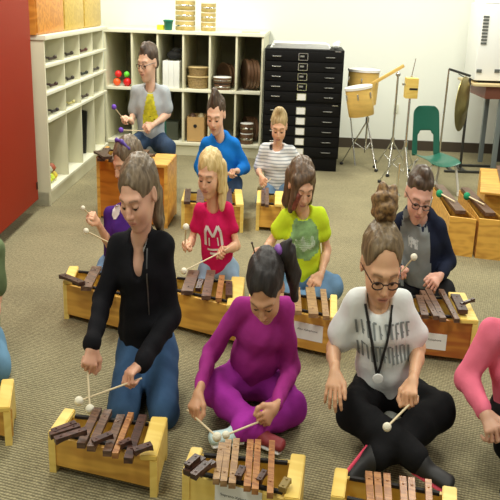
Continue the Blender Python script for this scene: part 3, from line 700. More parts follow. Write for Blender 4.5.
xylophone('bass_xylophone', (97, 159), (167, 168), (106, 149), (176, 157), .40, 'big orange plywood bass xylophone at back left, below the boy in grey', endw=(.03, .14), leg=.012,
    woodm=wood('orange_plywood_tall', (.50, .17, .018), (.68, .27, .03), scale=5, axis=0), endm=PLY,
    bars=[((101, 160), (107, 149), .05, ROSE), ((113, 161), (120, 150), .06, ROSEL), ((126, 163), (134, 152), .05, ROSE), ((137, 161), (146, 151), .05, ROSEL), ((147, 165), (150, 160), .05, ROSE)],
    loose=[((98, 152), (108, 158), .06, ROSE, .04), ((143, 158), (153, 155), .04, ROSEL, .045)])

# ------------------------------------------------------------------ smooth bodies: distance fields meshed with surface nets
SQ = 0.76          # the children are slim
class Field:
    def __init__(s, vox): s.vox = vox; s.ops = []
    def cap(s, a, b, r1, r2=None, k=.02, sub=False):
        s.ops.append(('c', np.array(a, float), np.array(b, float), r1, r1 if r2 is None else r2, k, sub)); return s
    def ell(s, c, r, R=None, k=.02, sub=False):
        s.ops.append(('e', np.array(c, float), np.array(r, float), np.eye(3) if R is None else np.array(R, float), None, k, sub)); return s
    def seg(s, a, b, side, ra, rb, k=.03, sub=False):
        """a limb or trunk with an elliptic section; ra, rb = (half width along side, half depth)"""
        s.ops.append(('s', np.array(a, float), np.array(b, float), np.array(side, float), (ra, rb), k, sub)); return s
    def chain(s, pts, rs, k=.02):
        for i in range(len(pts) - 1): s.cap(pts[i], pts[i + 1], rs[i], rs[i + 1], k)
        return s
    def bbox(s, op):
        if op[0] == 'c': r = max(op[3], op[4]); return np.minimum(op[1], op[2]) - r, np.maximum(op[1], op[2]) + r
        if op[0] == 'e': r = max(op[2]); return op[1] - r, op[1] + r
        r = max(max(op[4][0]), max(op[4][1])); return np.minimum(op[1], op[2]) - r, np.maximum(op[1], op[2]) + r
    def mesh(s, noise_amp=0, noise_f=30, seed=0, an=1.0):
        h = s.vox; bb = [s.bbox(o) for o in s.ops if not o[6]]
        lo = np.min([b[0] for b in bb], 0) - 3 * h - noise_amp; hi = np.max([b[1] for b in bb], 0) + 3 * h + noise_amp
        n = np.ceil((hi - lo) / h).astype(int) + 1
        Fd = np.full(n, 9.0, np.float32)
        ax = [lo[i] + h * np.arange(n[i]) for i in range(3)]
        for o in s.ops:
            b0, b1 = s.bbox(o); m = o[5] + 2 * h
            i0 = np.maximum(np.floor((b0 - m - lo) / h).astype(int), 0); i1 = np.minimum(np.ceil((b1 + m - lo) / h).astype(int) + 1, n)
            if np.any(i1 <= i0): continue
            X, Y, Z = np.meshgrid(ax[0][i0[0]:i1[0]], ax[1][i0[1]:i1[1]], ax[2][i0[2]:i1[2]], indexing='ij', sparse=True)
            if o[0] == 'c':
                a, b = o[1], o[2]; d = b - a; L2 = max(float(d @ d), 1e-9)
                t = np.clip(((X - a[0]) * d[0] + (Y - a[1]) * d[1] + (Z - a[2]) * d[2]) / L2, 0, 1)
                D = np.sqrt((X - a[0] - t * d[0]) ** 2 + (Y - a[1] - t * d[1]) ** 2 + (Z - a[2] - t * d[2]) ** 2) - (o[3] + (o[4] - o[3]) * t)
            elif o[0] == 'e':
                c, r, R = o[1], o[2], o[3]; x, y, z = X - c[0], Y - c[1], Z - c[2]
                l = [R[0][i] * x + R[1][i] * y + R[2][i] * z for i in range(3)]
                k0 = np.sqrt((l[0] / r[0]) ** 2 + (l[1] / r[1]) ** 2 + (l[2] / r[2]) ** 2)
                k1 = np.sqrt((l[0] / r[0] ** 2) ** 2 + (l[1] / r[1] ** 2) ** 2 + (l[2] / r[2] ** 2) ** 2) + 1e-9
                D = k0 * (k0 - 1) / k1
            else:
                a, b, sd = o[1], o[2], o[3]; ra, rb = o[4]; d = b - a; L = math.sqrt(float(d @ d)) + 1e-9; dn = d / L
                sd = sd - dn * (sd @ dn); sd = sd / (np.linalg.norm(sd) + 1e-9); nn = np.cross(dn, sd)
                x, y, z = X - a[0], Y - a[1], Z - a[2]
                tt = x * dn[0] + y * dn[1] + z * dn[2]; t = np.clip(tt / L, 0, 1)
                rx = ra[0] + (rb[0] - ra[0]) * t; ry = ra[1] + (rb[1] - ra[1]) * t
                ov = tt - t * L; rc = np.minimum(rx, ry)
                p = x * sd[0] + y * sd[1] + z * sd[2]; q = x * nn[0] + y * nn[1] + z * nn[2]
                D = (np.sqrt((p / rx) ** 2 + (q / ry) ** 2 + (ov / rc) ** 2) - 1) * rc
            D = D.astype(np.float32); sl = tuple(slice(i0[i], i1[i]) for i in range(3)); A = Fd[sl]; k = o[5]
            if o[6]:
                hh = np.maximum(k - np.abs(A + D), 0) / k; Fd[sl] = np.maximum(A, -D) + hh * hh * k * .25
            else:
                hh = np.maximum(k - np.abs(A - D), 0) / k; Fd[sl] = np.minimum(A, D) - hh * hh * k * .25
        if noise_amp:
            rs = np.random.RandomState(seed); X, Y, Z = np.meshgrid(*ax, indexing='ij', sparse=True); N = 0
            for q in range(4):
                kv = rs.normal(size=3); kv[2] *= an; kv = kv / np.linalg.norm(kv) * noise_f * (.6 + .5 * q); ph = rs.rand(2) * 6
                N = N + np.sin(kv[0] * X + kv[1] * Y + kv[2] * Z + ph[0] + 1.2 * np.sin(kv[1] * X * .7 - kv[0] * Z * .6 + ph[1]))
            Fd = Fd + (noise_amp * .4 * N).astype(np.float32)
        S = Fd < 0
        # active cells
        c = np.zeros(n - 1, np.int8)
        for dx in (0, 1):
            for dy in (0, 1):
                for dz in (0, 1): c += S[dx:n[0] - 1 + dx, dy:n[1] - 1 + dy, dz:n[2] - 1 + dz]
        act = (c > 0) & (c < 8); idx = np.argwhere(act); ids = np.full(n - 1, -1, np.int64); ids[act] = np.arange(len(idx))
        acc = np.zeros((len(idx), 3)); cnt = np.zeros(len(idx)); offs = [(x, y, z) for x in (0, 1) for y in (0, 1) for z in (0, 1)]
        for A in offs:
            for axx in range(3):
                if A[axx]: continue
                B = list(A); B[axx] = 1
                fa = Fd[idx[:, 0] + A[0], idx[:, 1] + A[1], idx[:, 2] + A[2]]; fb = Fd[idx[:, 0] + B[0], idx[:, 1] + B[1], idx[:, 2] + B[2]]
                mk = (fa < 0) != (fb < 0); t = np.where(mk, fa / (fa - fb + 1e-12), 0); t = np.clip(t, 0, 1)
                P = np.tile(np.array(A, float), (len(idx), 1)); P[:, axx] += t
                acc[mk] += P[mk]; cnt[mk] += 1
        V = lo + h * (idx + acc / cnt[:, None])
        quads = []
        for axx in range(3):
            u, w_ = (axx + 1) % 3, (axx + 2) % 3
            s0 = [slice(1, -1)] * 3; s0[axx] = slice(0, -1); s1 = list(s0); s1[axx] = slice(1, None)
            a = S[tuple(s0)]; b = S[tuple(s1)]; e = np.argwhere(a != b); fl = a[tuple(e.T)]
            base = e.copy(); base[:, u] += 1; base[:, w_] += 1
            def cid(du, dw): q = base.copy(); q[:, u] -= du; q[:, w_] -= dw; return ids[tuple(q.T)]
            Q = np.stack([cid(1, 1), cid(0, 1), cid(0, 0), cid(1, 0)], 1)
            Q[~fl] = Q[~fl][:, ::-1]; quads.append(Q)
        Q = np.concatenate(quads); Q = Q[(Q >= 0).all(1)]
        return V, Q

def nrm(v): v = np.array(v, float); return v / (np.linalg.norm(v) + 1e-9)
SKIN_L = (.74, .43, .27); SKIN_M = (.60, .32, .18); SKIN_P = (.78, .49, .34); SKIN_T = (.50, .25, .13)

def make_obj(name, parts, m, root_loc, parent=None, paint=None):
    """parts: list of (V, Q) in natural space around root; squeeze, join and link"""
    Vs, Qs, o = [], [], 0
    for V, Q in parts: Vs.append(V); Qs.append(Q + o); o += len(V)
    V = np.concatenate(Vs); Q = np.concatenate(Qs); W = V.copy(); W[:, 0] *= SQ
    me = bpy.data.meshes.new(name); me.vertices.add(len(W)); me.vertices.foreach_set('co', W.astype(np.float32).ravel())
    me.loops.add(Q.size); me.loops.foreach_set('vertex_index', Q.astype(np.int32).ravel())
    me.polygons.add(len(Q)); me.polygons.foreach_set('loop_start', (np.arange(len(Q)) * 4).astype(np.int32))
    me.polygons.foreach_set('use_smooth', np.ones(len(Q), bool)); me.update(calc_edges=True); me.validate()
    me.materials.append(m)
    if paint is not None:
        c = paint(V); at = me.color_attributes.new('Col', 'FLOAT_COLOR', 'POINT')
        at.data.foreach_set('color', np.concatenate([c, np.ones((len(c), 1))], 1).astype(np.float32).ravel())
    o = bpy.data.objects.new(name, me); COL.objects.link(o)
    if parent: o.parent = parent
    else: o.location = root_loc
    return o

def hand_mesh(W, G, sdir, side, sc, vox, grip=True, curl=None):
    """W wrist, G palm centre, sdir: direction the thumb side looks at (stick direction); returns V, Q and the grip point"""
    f = nrm(G - W); s_ = np.array(sdir, float); s_ = s_ - f * (s_ @ f)
    if np.linalg.norm(s_) < .15 * np.linalg.norm(sdir): s_ = np.array((side * -1.0, 0, 0.0)) - f * (np.array((side * -1.0, 0, 0.0)) @ f)
    s_ = nrm(s_); n_ = np.cross(s_, f) * (1 if side > 0 else -1)      # palm looks towards n_
    if n_[2] > .3: n_ = -n_
    fd = Field(vox); S = sc
    kn = W + f * .078 * S
    fd.seg(W + f * .012 * S, W + f * .062 * S, s_, (.022 * S, .0155 * S), (.034 * S, .0125 * S), .012)
    fd.cap(W - f * .022, W + f * .01 * S, .0205 * S, .0205 * S, .015)
    c = curl if curl is not None else ((62, 70, 45) if grip else (22, 22, 14))
    for i, (off, ln, r) in enumerate(((.027, .92, .0082), (.0095, 1.0, .0085), (-.0085, .95, .0080), (-.025, .78, .0070))):
        p = W + f * (.070 - .004 * abs(i - 1)) * S + s_ * off * S; a = 0; L = (.036, .024, .020)
        pts = [p]
        for q in range(3):
            a += math.radians(c[q] * (1 + .06 * (i - 1.5))); d = f * math.cos(a) + n_ * math.sin(a) + s_ * (.10 * (1.5 - i) * (0 if grip else 1))
            p = p + d * L[q] * ln * S; pts.append(p)
        fd.chain(pts, [r * S, r * .97 * S, r * .9 * S, r * .8 * S], .004)
    t0 = W + f * .018 * S + s_ * .022 * S; t1 = t0 + (f * .026 + s_ * .022 + n_ * .010) * S
    t2 = t1 + (f * .026 + s_ * .004 + n_ * (.014 if grip else .004)) * S; t3 = t2 + (f * .02 - s_ * (.010 if grip else -.004) + n_ * .008) * S
    fd.chain([t0, t1, t2, t3], [.0125 * S, .0105 * S, .0092 * S, .0078 * S], .008)
    V, Q = fd.mesh()
    return V, Q, W + f * .084 * S + n_ * .027 * S

AV = np.array((.94, 1.0, 1.09))
def head_frame(c, yaw, pitch, roll, s):
    y, p, r = map(math.radians, (yaw, pitch, roll))
    Fw = np.array((math.sin(y) * math.cos(p), -math.cos(y) * math.cos(p), -math.sin(p)))
    U = np.array((math.sin(y) * math.sin(p), -math.cos(y) * math.sin(p), math.cos(p))); X = np.cross(Fw, U)
    X2 = X * math.cos(r) + U * math.sin(r); U2 = U * math.cos(r) - X * math.sin(r)
    R = np.stack([X2, Fw, U2], 1)
    return lambda q: c + s * (R @ (np.array(q, float) * AV)), R, s

def head_mesh(T, R, s, vox, nb):
    f = Field(vox); E = lambda c, r, k=.012, sub=False, rot=None: f.ell(T(c), np.array(r) * s * AV, R if rot is None else R @ rot, k * s, sub)
    E((0, -.014, .032), (.073, .090, .078)); E((0, .020, -.018), (.060, .066, .078), .03); E((0, .045, -.060), (.040, .040, .042), .03)
    f.cap(T((0, .066, -.088)), T((0, .060, -.090)), .0175 * s, None, .025 * s)
    for x in (-1, 1):
        E((x * .034, .056, -.030), (.026, .026, .026), .03)
        f.cap(T((x * .012, .082, .022)), T((x * .045, .068, .020)), .0105 * s, .008 * s, .018 * s)
        E((x * .031, .094, .002), (.0165, .014, .0105), .010, True)
        E((x * .030, .0745, .001), (.0150, .0125, .0125), .004)
        E((x * .075, -.010, -.004), (.009, .018, .029), .010); E((x * .085, -.004, .000), (.006, .009, .017), .006, True)
        E((x * .0105, .094, -.030), (.0078, .009, .0065), .007)
    f.chain([T((0, .082, .014)), T((0, .094, -.008)), T((0, .104, -.025))], [.0078 * s, .0085 * s, .0105 * s], .010 * s)
    E((0, .082, -.052), (.022, .014, .015), .015)
    E((0, .093, -.0475), (.0205, .0068, .0046), .004); E((0, .0915, -.0570), (.0175, .0070, .0056), .004)
    f.cap(T((-.018, .0985, -.0522)), T((.018, .0985, -.0522)), .0016 * s, None, .003 * s, True)
    f.cap(T((0, -.020, -.045)), nb, .041 * s, .042 * s, .03)
    return f.mesh()

def person(label, P, vox=1.0):
    """P: dict with pixel joints (u, v, depth) and looks. The root stands on the floor under the pelvis."""
    Y0 = P['Y']; g = lambda q: np.array(PY(q[0], q[1], Y0 + q[2]))
    hipm = (g(P['hips'][0]) + g(P['hips'][1])) / 2; root = np.array((hipm[0], hipm[1], 0.0))
    def N(q):
        w_ = g(q) - root; w_[0] /= SQ; w_[2] = max(w_[2], q[3] if len(q) > 3 else .03); return w_
    def Wd(v): v = np.array(v, float).copy(); v[0] *= SQ; return Vector(v + root)
    B = P.get('b', .9)                                       # build
    sh = [N(q) - np.array((0, 0, .012)) for q in P['sh']]; hp = [N(q) for q in P['hips']]; ce = (sh[0] + sh[1]) / 2; pc = (hp[0] + hp[1]) / 2
    side = nrm(sh[1] - sh[0]); up = nrm(ce - pc); fr = np.cross(side, up)   # towards the camera for a facing child
    if fr @ np.array((0, -1, 0)) < 0 and not P.get('back'): fr = -fr
    hc = N(P['head'][:3]); T, R, hs = head_frame(hc, *P['face'], P.get('hs', .93))
    nb = ce + up * .012 + fr * .004
    skin = P.get('skin', SKIN_L)
    parts = []
    shw = np.linalg.norm(sh[1] - sh[0]) / 2; hw = .105 * B
    # inner trunk and limbs
    fb = Field(.010 * vox)
    fb.seg(pc + up * .03, ce - up * .09, side, (hw, .07 * B), (shw * .80, .075 * B), .03); fb.seg(ce - up * .07, ce - up * .01, side, (shw * .9, .065 * B), (shw * .55, .045 * B), .03)
    fb.cap(ce, nb + up * .03, .04 * B, .042 * B, .03)
    arms = []
    for i, a in enumerate(P['arms']):
        el, wr, hd = N(a['el']), N(a['wr']), N(a['hand'])
        q_ = .72 if P['shirt']['sleeve'] > 1.3 else 1.0
        fb.cap(sh[i], el, .030 * B * q_, .028 * B * q_, .02); fb.cap(el, el + (wr - el) * .35, .028 * B * q_, .030 * B * q_, .02); fb.cap(el + (wr - el) * .35, wr, .030 * B * q_, .0215 * B, .02)
        arms.append((el, wr, hd))
    legs = []
    for i, l in enumerate(P['legs']):
        kn, an, toe = N(l['kn']), N(l['an']), N(l['toe'])
        fb.cap(hp[i], kn, .058 * B, .042 * B, .03); fb.cap(kn, an, .042 * B, .028 * B, .02)
        legs.append((kn, an, toe))
    parts.append(fb.mesh())
    hv = head_mesh(T, R, hs, .0036 * vox, nb); parts.append(hv)
    sticks = []
    for i, a in enumerate(P['arms']):
        el, wr, hd = arms[i]; dirn = nrm(hd - wr); hd = wr + dirn * .05
        grip = a.get('m') is not None; sd = (N(a['m']) - hd) if grip else np.array(((-1 if i else 1) * 1.0, 0, .2))
        V, Q, gp = hand_mesh(wr, hd, sd, 1 if i == 0 else -1, B, .0030 * max(1, vox * .9), grip, a.get('curl'))
        parts.append((V, Q))
        if grip: sticks.append((Wd(gp), Vector(N_w(N, a['m'], root)), a))
    lip = np.array(P.get('lip', (.55, .22, .18))); brow = np.array(P.get('brow', (.10, .06, .03))); sk = np.array(skin)
    Ri = R.T
    def paint(V):
        C = np.tile(sk, (len(V), 1)); l = ((V - hc) @ R) / hs / AV     # head-local
        x, y, z = np.abs(l[:, 0]), l[:, 1], l[:, 2]; front = (y > .045)
        def mixc(mask, col):
            m_ = np.clip(mask, 0, 1)[:, None]; C[:] = C * (1 - m_) + np.array(col) * m_
        ck = np.exp(-(((x - .040) / .018) ** 2 + ((z + .032) / .018) ** 2)) * front * .30; mixc(ck, sk * np.array((1.05, .72, .68)))
        mixc(np.exp(-((x / .014) ** 2 + ((z + .028) / .012) ** 2)) * front * .25, sk * np.array((1.0, .75, .7)))
        lm = front * (1 - np.clip((np.abs(z + .052) - .0075 * np.sqrt(np.clip(1 - (x / .0235) ** 2, 0, 1))) / .002, 0, 1)) * (x < .0225); mixc(lm * .85, lip)
        mixc(front * (np.abs(z + .0522) < .0014) * (x < .02) * 1.0, lip * .35)
        bz = .0235 - .25 * np.maximum(0, x - .035); mixc(front * np.exp(-((z - bz) / .0036) ** 2) * ((x > .014) & (x < .050)) * .8, brow)
        lz = -.0065 + 18 * (x - .030) ** 2; mixc(front * np.exp(-((z - lz) / .0026) ** 2) * ((x > .015) & (x < .046)), (.02, .012, .01))
        mixc(front * (((x - .0085) / .0035) ** 2 + ((z + .0345) / .003) ** 2 < 1) * .8, sk * .3)
        hd_near = np.zeros(len(V))
        for el, wr, hd in arms: hd_near = np.maximum(hd_near, np.exp(-(np.linalg.norm(V - wr - nrm(hd - wr) * .10, axis=1) / .04) ** 2))
        mixc(hd_near * .35, sk * np.array((1.05, .78, .72)))
        return C
    body = make_obj('person', parts, SKIN, Vector(root), None, paint)
    tag(body, label, 'person', P.get('group'))
    # eyes
    for x in (-1, 1):
        q = T((x * .030, .0765, -.0045)); e = MB().ball((0, 0, 0), .0115 * hs, 2).build('eye', mat('dark_eye', P.get('eye', (.03, .018, .012)), .2), body)
        e.location = Vector((q[0] * SQ, q[1], q[2])); e.scale = (SQ, 1, 1)
    if P.get('glasses'):
        gm = MB()
        def GT(q): v = T(q); return Vector((v[0] * SQ, v[1], v[2]))
        for x in (-1, 1):
            gm.tube([GT((x * .031 + .0225 * math.cos(a), .0985 - .06 * abs(.031 * x + .0225 * math.cos(a)), -.004 + .0125 * math.sin(a))) for a in [2 * PI * k / 20 for k in range(21)]], .0022, 6)
            gm.tube([GT((x * .054, .094, .004)), GT((x * .078, .02, .002)), GT((x * .080, -.012, -.004))], .002, 6)
        gm.tube([GT((-.008, .099, .002)), GT((0, .1015, .004)), GT((.008, .099, .002))], .002, 6)
        gm.build('glasses', mat('glasses_frame', (.03, .012, .01), .3), body)
    cl = P.get('noise', .0050); cv = .0085 * vox
    # shirt
    S = P['shirt']; fs = Field(cv); th = S.get('th', .012); lo_ = S.get('low', .03)
    fs.seg(pc + up * lo_, pc + up * .14, side, (hw + th + S.get('flare', .01), .082 * B + th), (hw + th * .8, .078 * B + th), .04)
    fs.seg(pc + up * .12, ce - up * .085, side, (hw + th * .8, .078 * B + th), (shw * .86 + th, .088 * B + th), .04)
    fs.seg(ce - up * .085, ce - up * .022, side, (shw * .93 + th, .078 * B + th), (shw * .62 + th, .048 * B + th), .04)
    for q_ in (0, 1): fs.cap(nb + up * .012 + (sh[q_] - nb) * .12, sh[q_] - up * .004, .040 * B + th * .5, .034 * B + th * .6, .03)
    for i, a in enumerate(P['arms']):
        el, wr, hd = arms[i]; t_ = S['sleeve']                      # 0..2 : 1 = elbow, 2 = wrist
        r1, r2, r3 = .0355 * B + th * .6, .035 * B + th * .6, .0265 * B + th * .6
        if t_ <= 1: fs.cap(sh[i], sh[i] + (el - sh[i]) * t_, r1, r2 * S.get('open', 1.2), S.get('k', .025))
        else:
            fs.cap(sh[i], el, r1, r2, .03); e2 = el + (wr - el) * (t_ - 1); fs.cap(el, e2, r2, r3, .02)
            if S.get('cuff'): fs.cap(e2 - nrm(wr - el) * .015, e2, r3 + .004, r3 + .004, .006)
    nk = S.get('neck', .05); fs.ell(nb + up * .035 + fr * .028, (nk, nk, nk * .95), None, .008, True)
    if S.get('hood'):
        fs.seg(nb + up * .020 - side * .060, nb + up * .020 + side * .060, up, (.045, .045), (.045, .045), .02)
        fs.cap(nb + up * .05 - side * .062 - fr * .02, nb - up * .03 - side * .012 + fr * .075, .022, .018, .02); fs.cap(nb + up * .05 + side * .062 - fr * .02, nb - up * .03 + side * .012 + fr * .075, .022, .018, .02)
        fs.ell(nb - fr * .065 + up * .005, (.095, .060, .075), None, .03); fs.ell(nb + up * .065 + fr * .02, (.050, .052, .07), None, .01, True)
    if S.get('collar'):
        for x in (-1, 1): fs.cap(nb + side * x * .048 + up * .035 - fr * .01, nb + side * x * .03 + fr * .062 - up * .03, .017, .013, .012)
        fs.cap(nb - side * .045 + up * .035 - fr * .035, nb + side * .045 + up * .035 - fr * .035, .016, .016, .012)
        fs.ell(nb + up * .05 + fr * .03, (.043, .043, .055), None, .008, True); fs.ell(nb - up * .03 + fr * .075, (.030, .05, .075), None, .008, True)
    V, Q = fs.mesh(cl, 38, seed=len(label)); shirt = make_obj(S.get('name', 'shirt'), [(V, Q)], S['mat'], None, body)
    bvh = BVHTree.FromPolygons([Vector(v) for v in V], [tuple(map(int, q)) for q in Q])
    # trousers
    Tr = P['pants']; ft = Field(cv); tp_ = Tr.get('th', .012)
    ft.seg(pc - side * .03 + up * .02, pc + side * .03 + up * .02, up, (.085 * B + tp_, .085 * B + tp_), (.085 * B + tp_, .085 * B + tp_), .05)
    ft.seg(pc + up * .0, pc + up * .07, side, (hw + .006, .078 * B), (hw + .003, .075 * B), .03)
    for i, (kn, an, toe) in enumerate(legs):
        ft.cap(hp[i], kn, .070 * B + tp_, .050 * B + tp_, .035)
        L_ = Tr.get('len', 1.0)
        if L_ > 0: ft.cap(kn, kn + (an - kn) * .35 * L_, .050 * B + tp_, .048 * B + tp_, .025); ft.cap(kn + (an - kn) * .35 * L_, kn + (an - kn) * L_, .048 * B + tp_, .034 * B + tp_, .025)
    V2, Q2 = ft.mesh(cl, 34, seed=7); make_obj(Tr.get('name', 'trousers'), [(V2, Q2)], Tr['mat'], None, body)
    # shoes
    for i, (kn, an, toe) in enumerate(legs):
        sd = P['legs'][i].get('shoe', P.get('shoe', ((.02, .02, .02), (.6, .6, .58))))
        d = nrm(toe - an); f1 = Field(.007 * vox); a0 = an - d * .012; tl_ = an + d * .135 * B
        dn = np.array(P['legs'][i].get('dn', (0, 0, -1.0)), float); dn = dn / np.linalg.norm(dn); dn = dn - d * (dn @ d); dn = nrm(dn) if np.linalg.norm(dn) > .3 else nrm(fr)
        sx = np.cross(d, dn)
        f1.cap(an, an + d * .01, .034 * B, None, .02); f1.seg(a0 + dn * .018 * B, tl_ + dn * .018 * B, sx, (.032 * B, .026 * B), (.036 * B, .020 * B), .03)
        so = make_obj('shoe', [f1.mesh()], mat('shoe_%.2f_%.2f_%.2f' % sd[0], sd[0], .6), None, body)
        f2 = Field(.006 * vox); f2.seg(a0 + dn * .040 * B, tl_ + dn * .038 * B, sx, (.034 * B, .009), (.039 * B, .009), .01)
        make_obj('sole', [f2.mesh()], mat('sole_%.2f_%.2f_%.2f' % sd[1], sd[1], .6), None, so)
    # hair
    Hh = P['hair']; fh = Field(.0055 * vox); E = lambda c, r, k=.012, sub=False: fh.ell(T(c), np.array(r) * hs * AV, R, k, sub)
    t = Hh.get('t', .0)
    E((0, -.020, .040), (.083 + t, .096 + t, .079 + t)); E((0, -.048, -.012), (.068 + t, .060 + t, .062 + t), .02)
    for a, b, r1, r2 in Hh.get('add', ()): fh.cap(T(a), T(b), r1 * hs, r2 * hs, .018)
    kind = Hh['kind']
    if kind == 'short':
        E((0, .098, -.048), (.078, .075, .104), .008, True); [E((x * .080, .0, -.014), (.03, .028, .036), .006, True) for x in (-1, 1)]
        E((0, -.01, -.088), (.1, .1, .045), .008, True)
    elif kind == 'back':
        E((0, .106, -.034), (.074, .076, .118), .010, True); [E((x * .082, .008, -.018), (.03, .032, .036), .006, True) for x in (-1, 1)]
        E((0, .03, -.085), (.09, .07, .05), .008, True)
    if Hh.get('high'): E((0, .098, -.010), (.070, .074, .118), .012, True)
    if kind == 'long':
        E((0, .108, -.036), (.058, .075, .098), .012, True)
    V3, Q3 = fh.mesh(Hh.get('amp', .0030), Hh.get('f', 90), seed=3, an=.15); ho = make_obj('hair', [(V3, Q3)], Hh['mat'], None, body)
    for nm, m_, segs, amp in Hh.get('parts', ()):
        fx = Field(.0055 * vox); [fx.cap(T(a), T(b), r1 * hs, r2 * hs, .014) for a, b, r1, r2 in segs]
        make_obj(nm, [fx.mesh(amp, 80, seed=5, an=1.0 if nm == 'bun' else .12)], m_, None, ho)
    # flat prints that follow the shirt
    def decal(name, c, vs, fs, m_, sx=1, tilt=0):
        """c: pixel of the centre; vs in metres in the chest plane"""
        wc = g((c[0], c[1], 0)); wc = (wc - root); wc[0] /= SQ; out = []
        ct, st = math.cos(tilt), math.sin(tilt)
        d = np.array(ray(c[0], c[1])); d[0] /= SQ; d = d / np.linalg.norm(d)
        hit = bvh.ray_cast(Vector(wc) - Vector(d) * .6, Vector(d))
        if hit[0] is None: return None
        C0 = np.array(hit[0])
        for v in vs:
            x, z = v[0] * ct - v[1] * st, v[0] * st + v[1] * ct
            o_ = C0 + side * (x * sx) + up * z + fr * .15; h_ = bvh.ray_cast(Vector(o_), Vector(-fr), .4)
            p = np.array(h_[0]) + fr * .0035 if h_[0] is not None else C0 + side * (x * sx) + up * z
            out.append((p[0] * SQ, p[1], p[2]))
        return raw(name, out, fs, m_, shirt, True)
    for d_ in P.get('prints', ()): decal(*d_)
    # mallets
    for gp, mp, a in sticks:
        d = (mp - gp).normalized(); end = gp - d * .05; r_ = a.get('mr', .0165)
        mo = empty('mallet', end, 0, a['lab'], 'mallet', 'mallets in the hands of the children')
        MB().tube([(0, 0, 0), mp - end], .0034, 8).build('stick', a.get('sm', STICK), mo)
        MB().ball(mp - end, (r_ * .9, r_ * .9, r_), 3).build('head', a.get('hm', YARN), mo)
    return body, T, R, hs, Wd, (pc, ce, side, up, fr, bvh, root)
def N_w(N, q, root):
    v = N(q).copy(); v[0] *= SQ; return v + root
def grid2(fn, w_, h, n=14):
    """flat outline fn(x, z) in -1..1 as a fine grid"""
    vs, fs, ix = [], [], {}
    def vi(i, j):
        if (i, j) not in ix: ix[(i, j)] = len(vs); vs.append(((i / n * 2 - 1) * w_ / 2, (j / n * 2 - 1) * h / 2))
        return ix[(i, j)]
    for i in range(n):
        for j in range(n):
            if fn(((i + .5) / n) * 2 - 1, ((j + .5) / n) * 2 - 1): fs.append((vi(i, j), vi(i + 1, j), vi(i + 1, j + 1), vi(i, j + 1)))
    return vs, fs
def pol(pts, n=3):
    """polygon outline strip list -> merged thick strokes"""
    vs, fs = [], []
    for (x0, z0), (x1, z1), w_ in pts:
        d = Vector((x1 - x0, z1 - z0)); L = d.length; d.normalize(); p = Vector((-d.y, d.x)) * w_ / 2; b = len(vs); k = 5
        for i in range(k + 1):
            c = Vector((x0, z0)) + d * (L * i / k); vs += [tuple(c - p), tuple(c + p)]
        for i in range(k): fs.append((b + 2 * i, b + 2 * i + 2, b + 2 * i + 3, b + 2 * i + 1))
    return vs, fs

# ------------------------------------------------------------------ the children
DEN = cloth('blue_denim', (.045, .10, .20), .15); DENL = cloth('light_denim', (.16, .27, .42), .2); DEND = cloth('dark_denim', (.04, .07, .13), .15)
BLK = cloth('black_knit', (.007, .007, .009), .2); BLK2 = cloth('black_leggings', (.008, .008, .009), .1)
H_ASH = hairmat('ash_brown_hair', (.085, .058, .032), (.23, .17, .105)); H_BLK = hairmat('black_hair', (.008, .006, .006), (.030, .024, .022), .55)
H_BLN = hairmat('blond_hair', (.52, .36, .12), (.80, .62, .30)); H_BRN = hairmat('brown_hair', (.06, .035, .018), (.17, .10, .05))
H_BUN = hairmat('caramel_curly_hair', (.07, .035, .014), (.36, .21, .08), .5, (45, 45, 45)); H_LB = hairmat('bronze_brown_hair', (.09, .06, .03), (.23, .16, .08))
H_BOY = hairmat('short_brown_hair', (.035, .022, .014), (.11, .07, .045)); H_SND = hairmat('sandy_hair', (.30, .21, .09), (.58, .44, .22)); H_RED = hairmat('reddish_hair', (.16, .03, .02), (.28, .08, .05))
PUR = mat('purple_yarn', (.16, .06, .5), .7)
def stripes(name, c1, c2, scale):
    m, N, L, b = nodes(name); tc = N.new('ShaderNodeTexCoord'); wv = N.new('ShaderNodeTexWave'); wv.bands_direction = 'Z'
    wv.inputs['Scale'].default_value = scale; wv.inputs['Distortion'].default_value = .8; wv.inputs['Detail'].default_value = 1
    L.new(tc.outputs['Object'], wv.inputs[0]); rp = N.new('ShaderNodeMapRange'); rp.inputs[1].default_value = .62; rp.inputs[2].default_value = .82
    L.new(wv.outputs['Fac'], rp.inputs[0]); mx = N.new('ShaderNodeMix'); mx.data_type = 'RGBA'; mx.inputs[6].default_value = (*c1, 1); mx.inputs[7].default_value = (*c2, 1)
    L.new(rp.outputs[0], mx.inputs[0]); L.new(mx.outputs[2], b.inputs['Base Color']); b.inputs['Roughness'].default_value = .85; return m

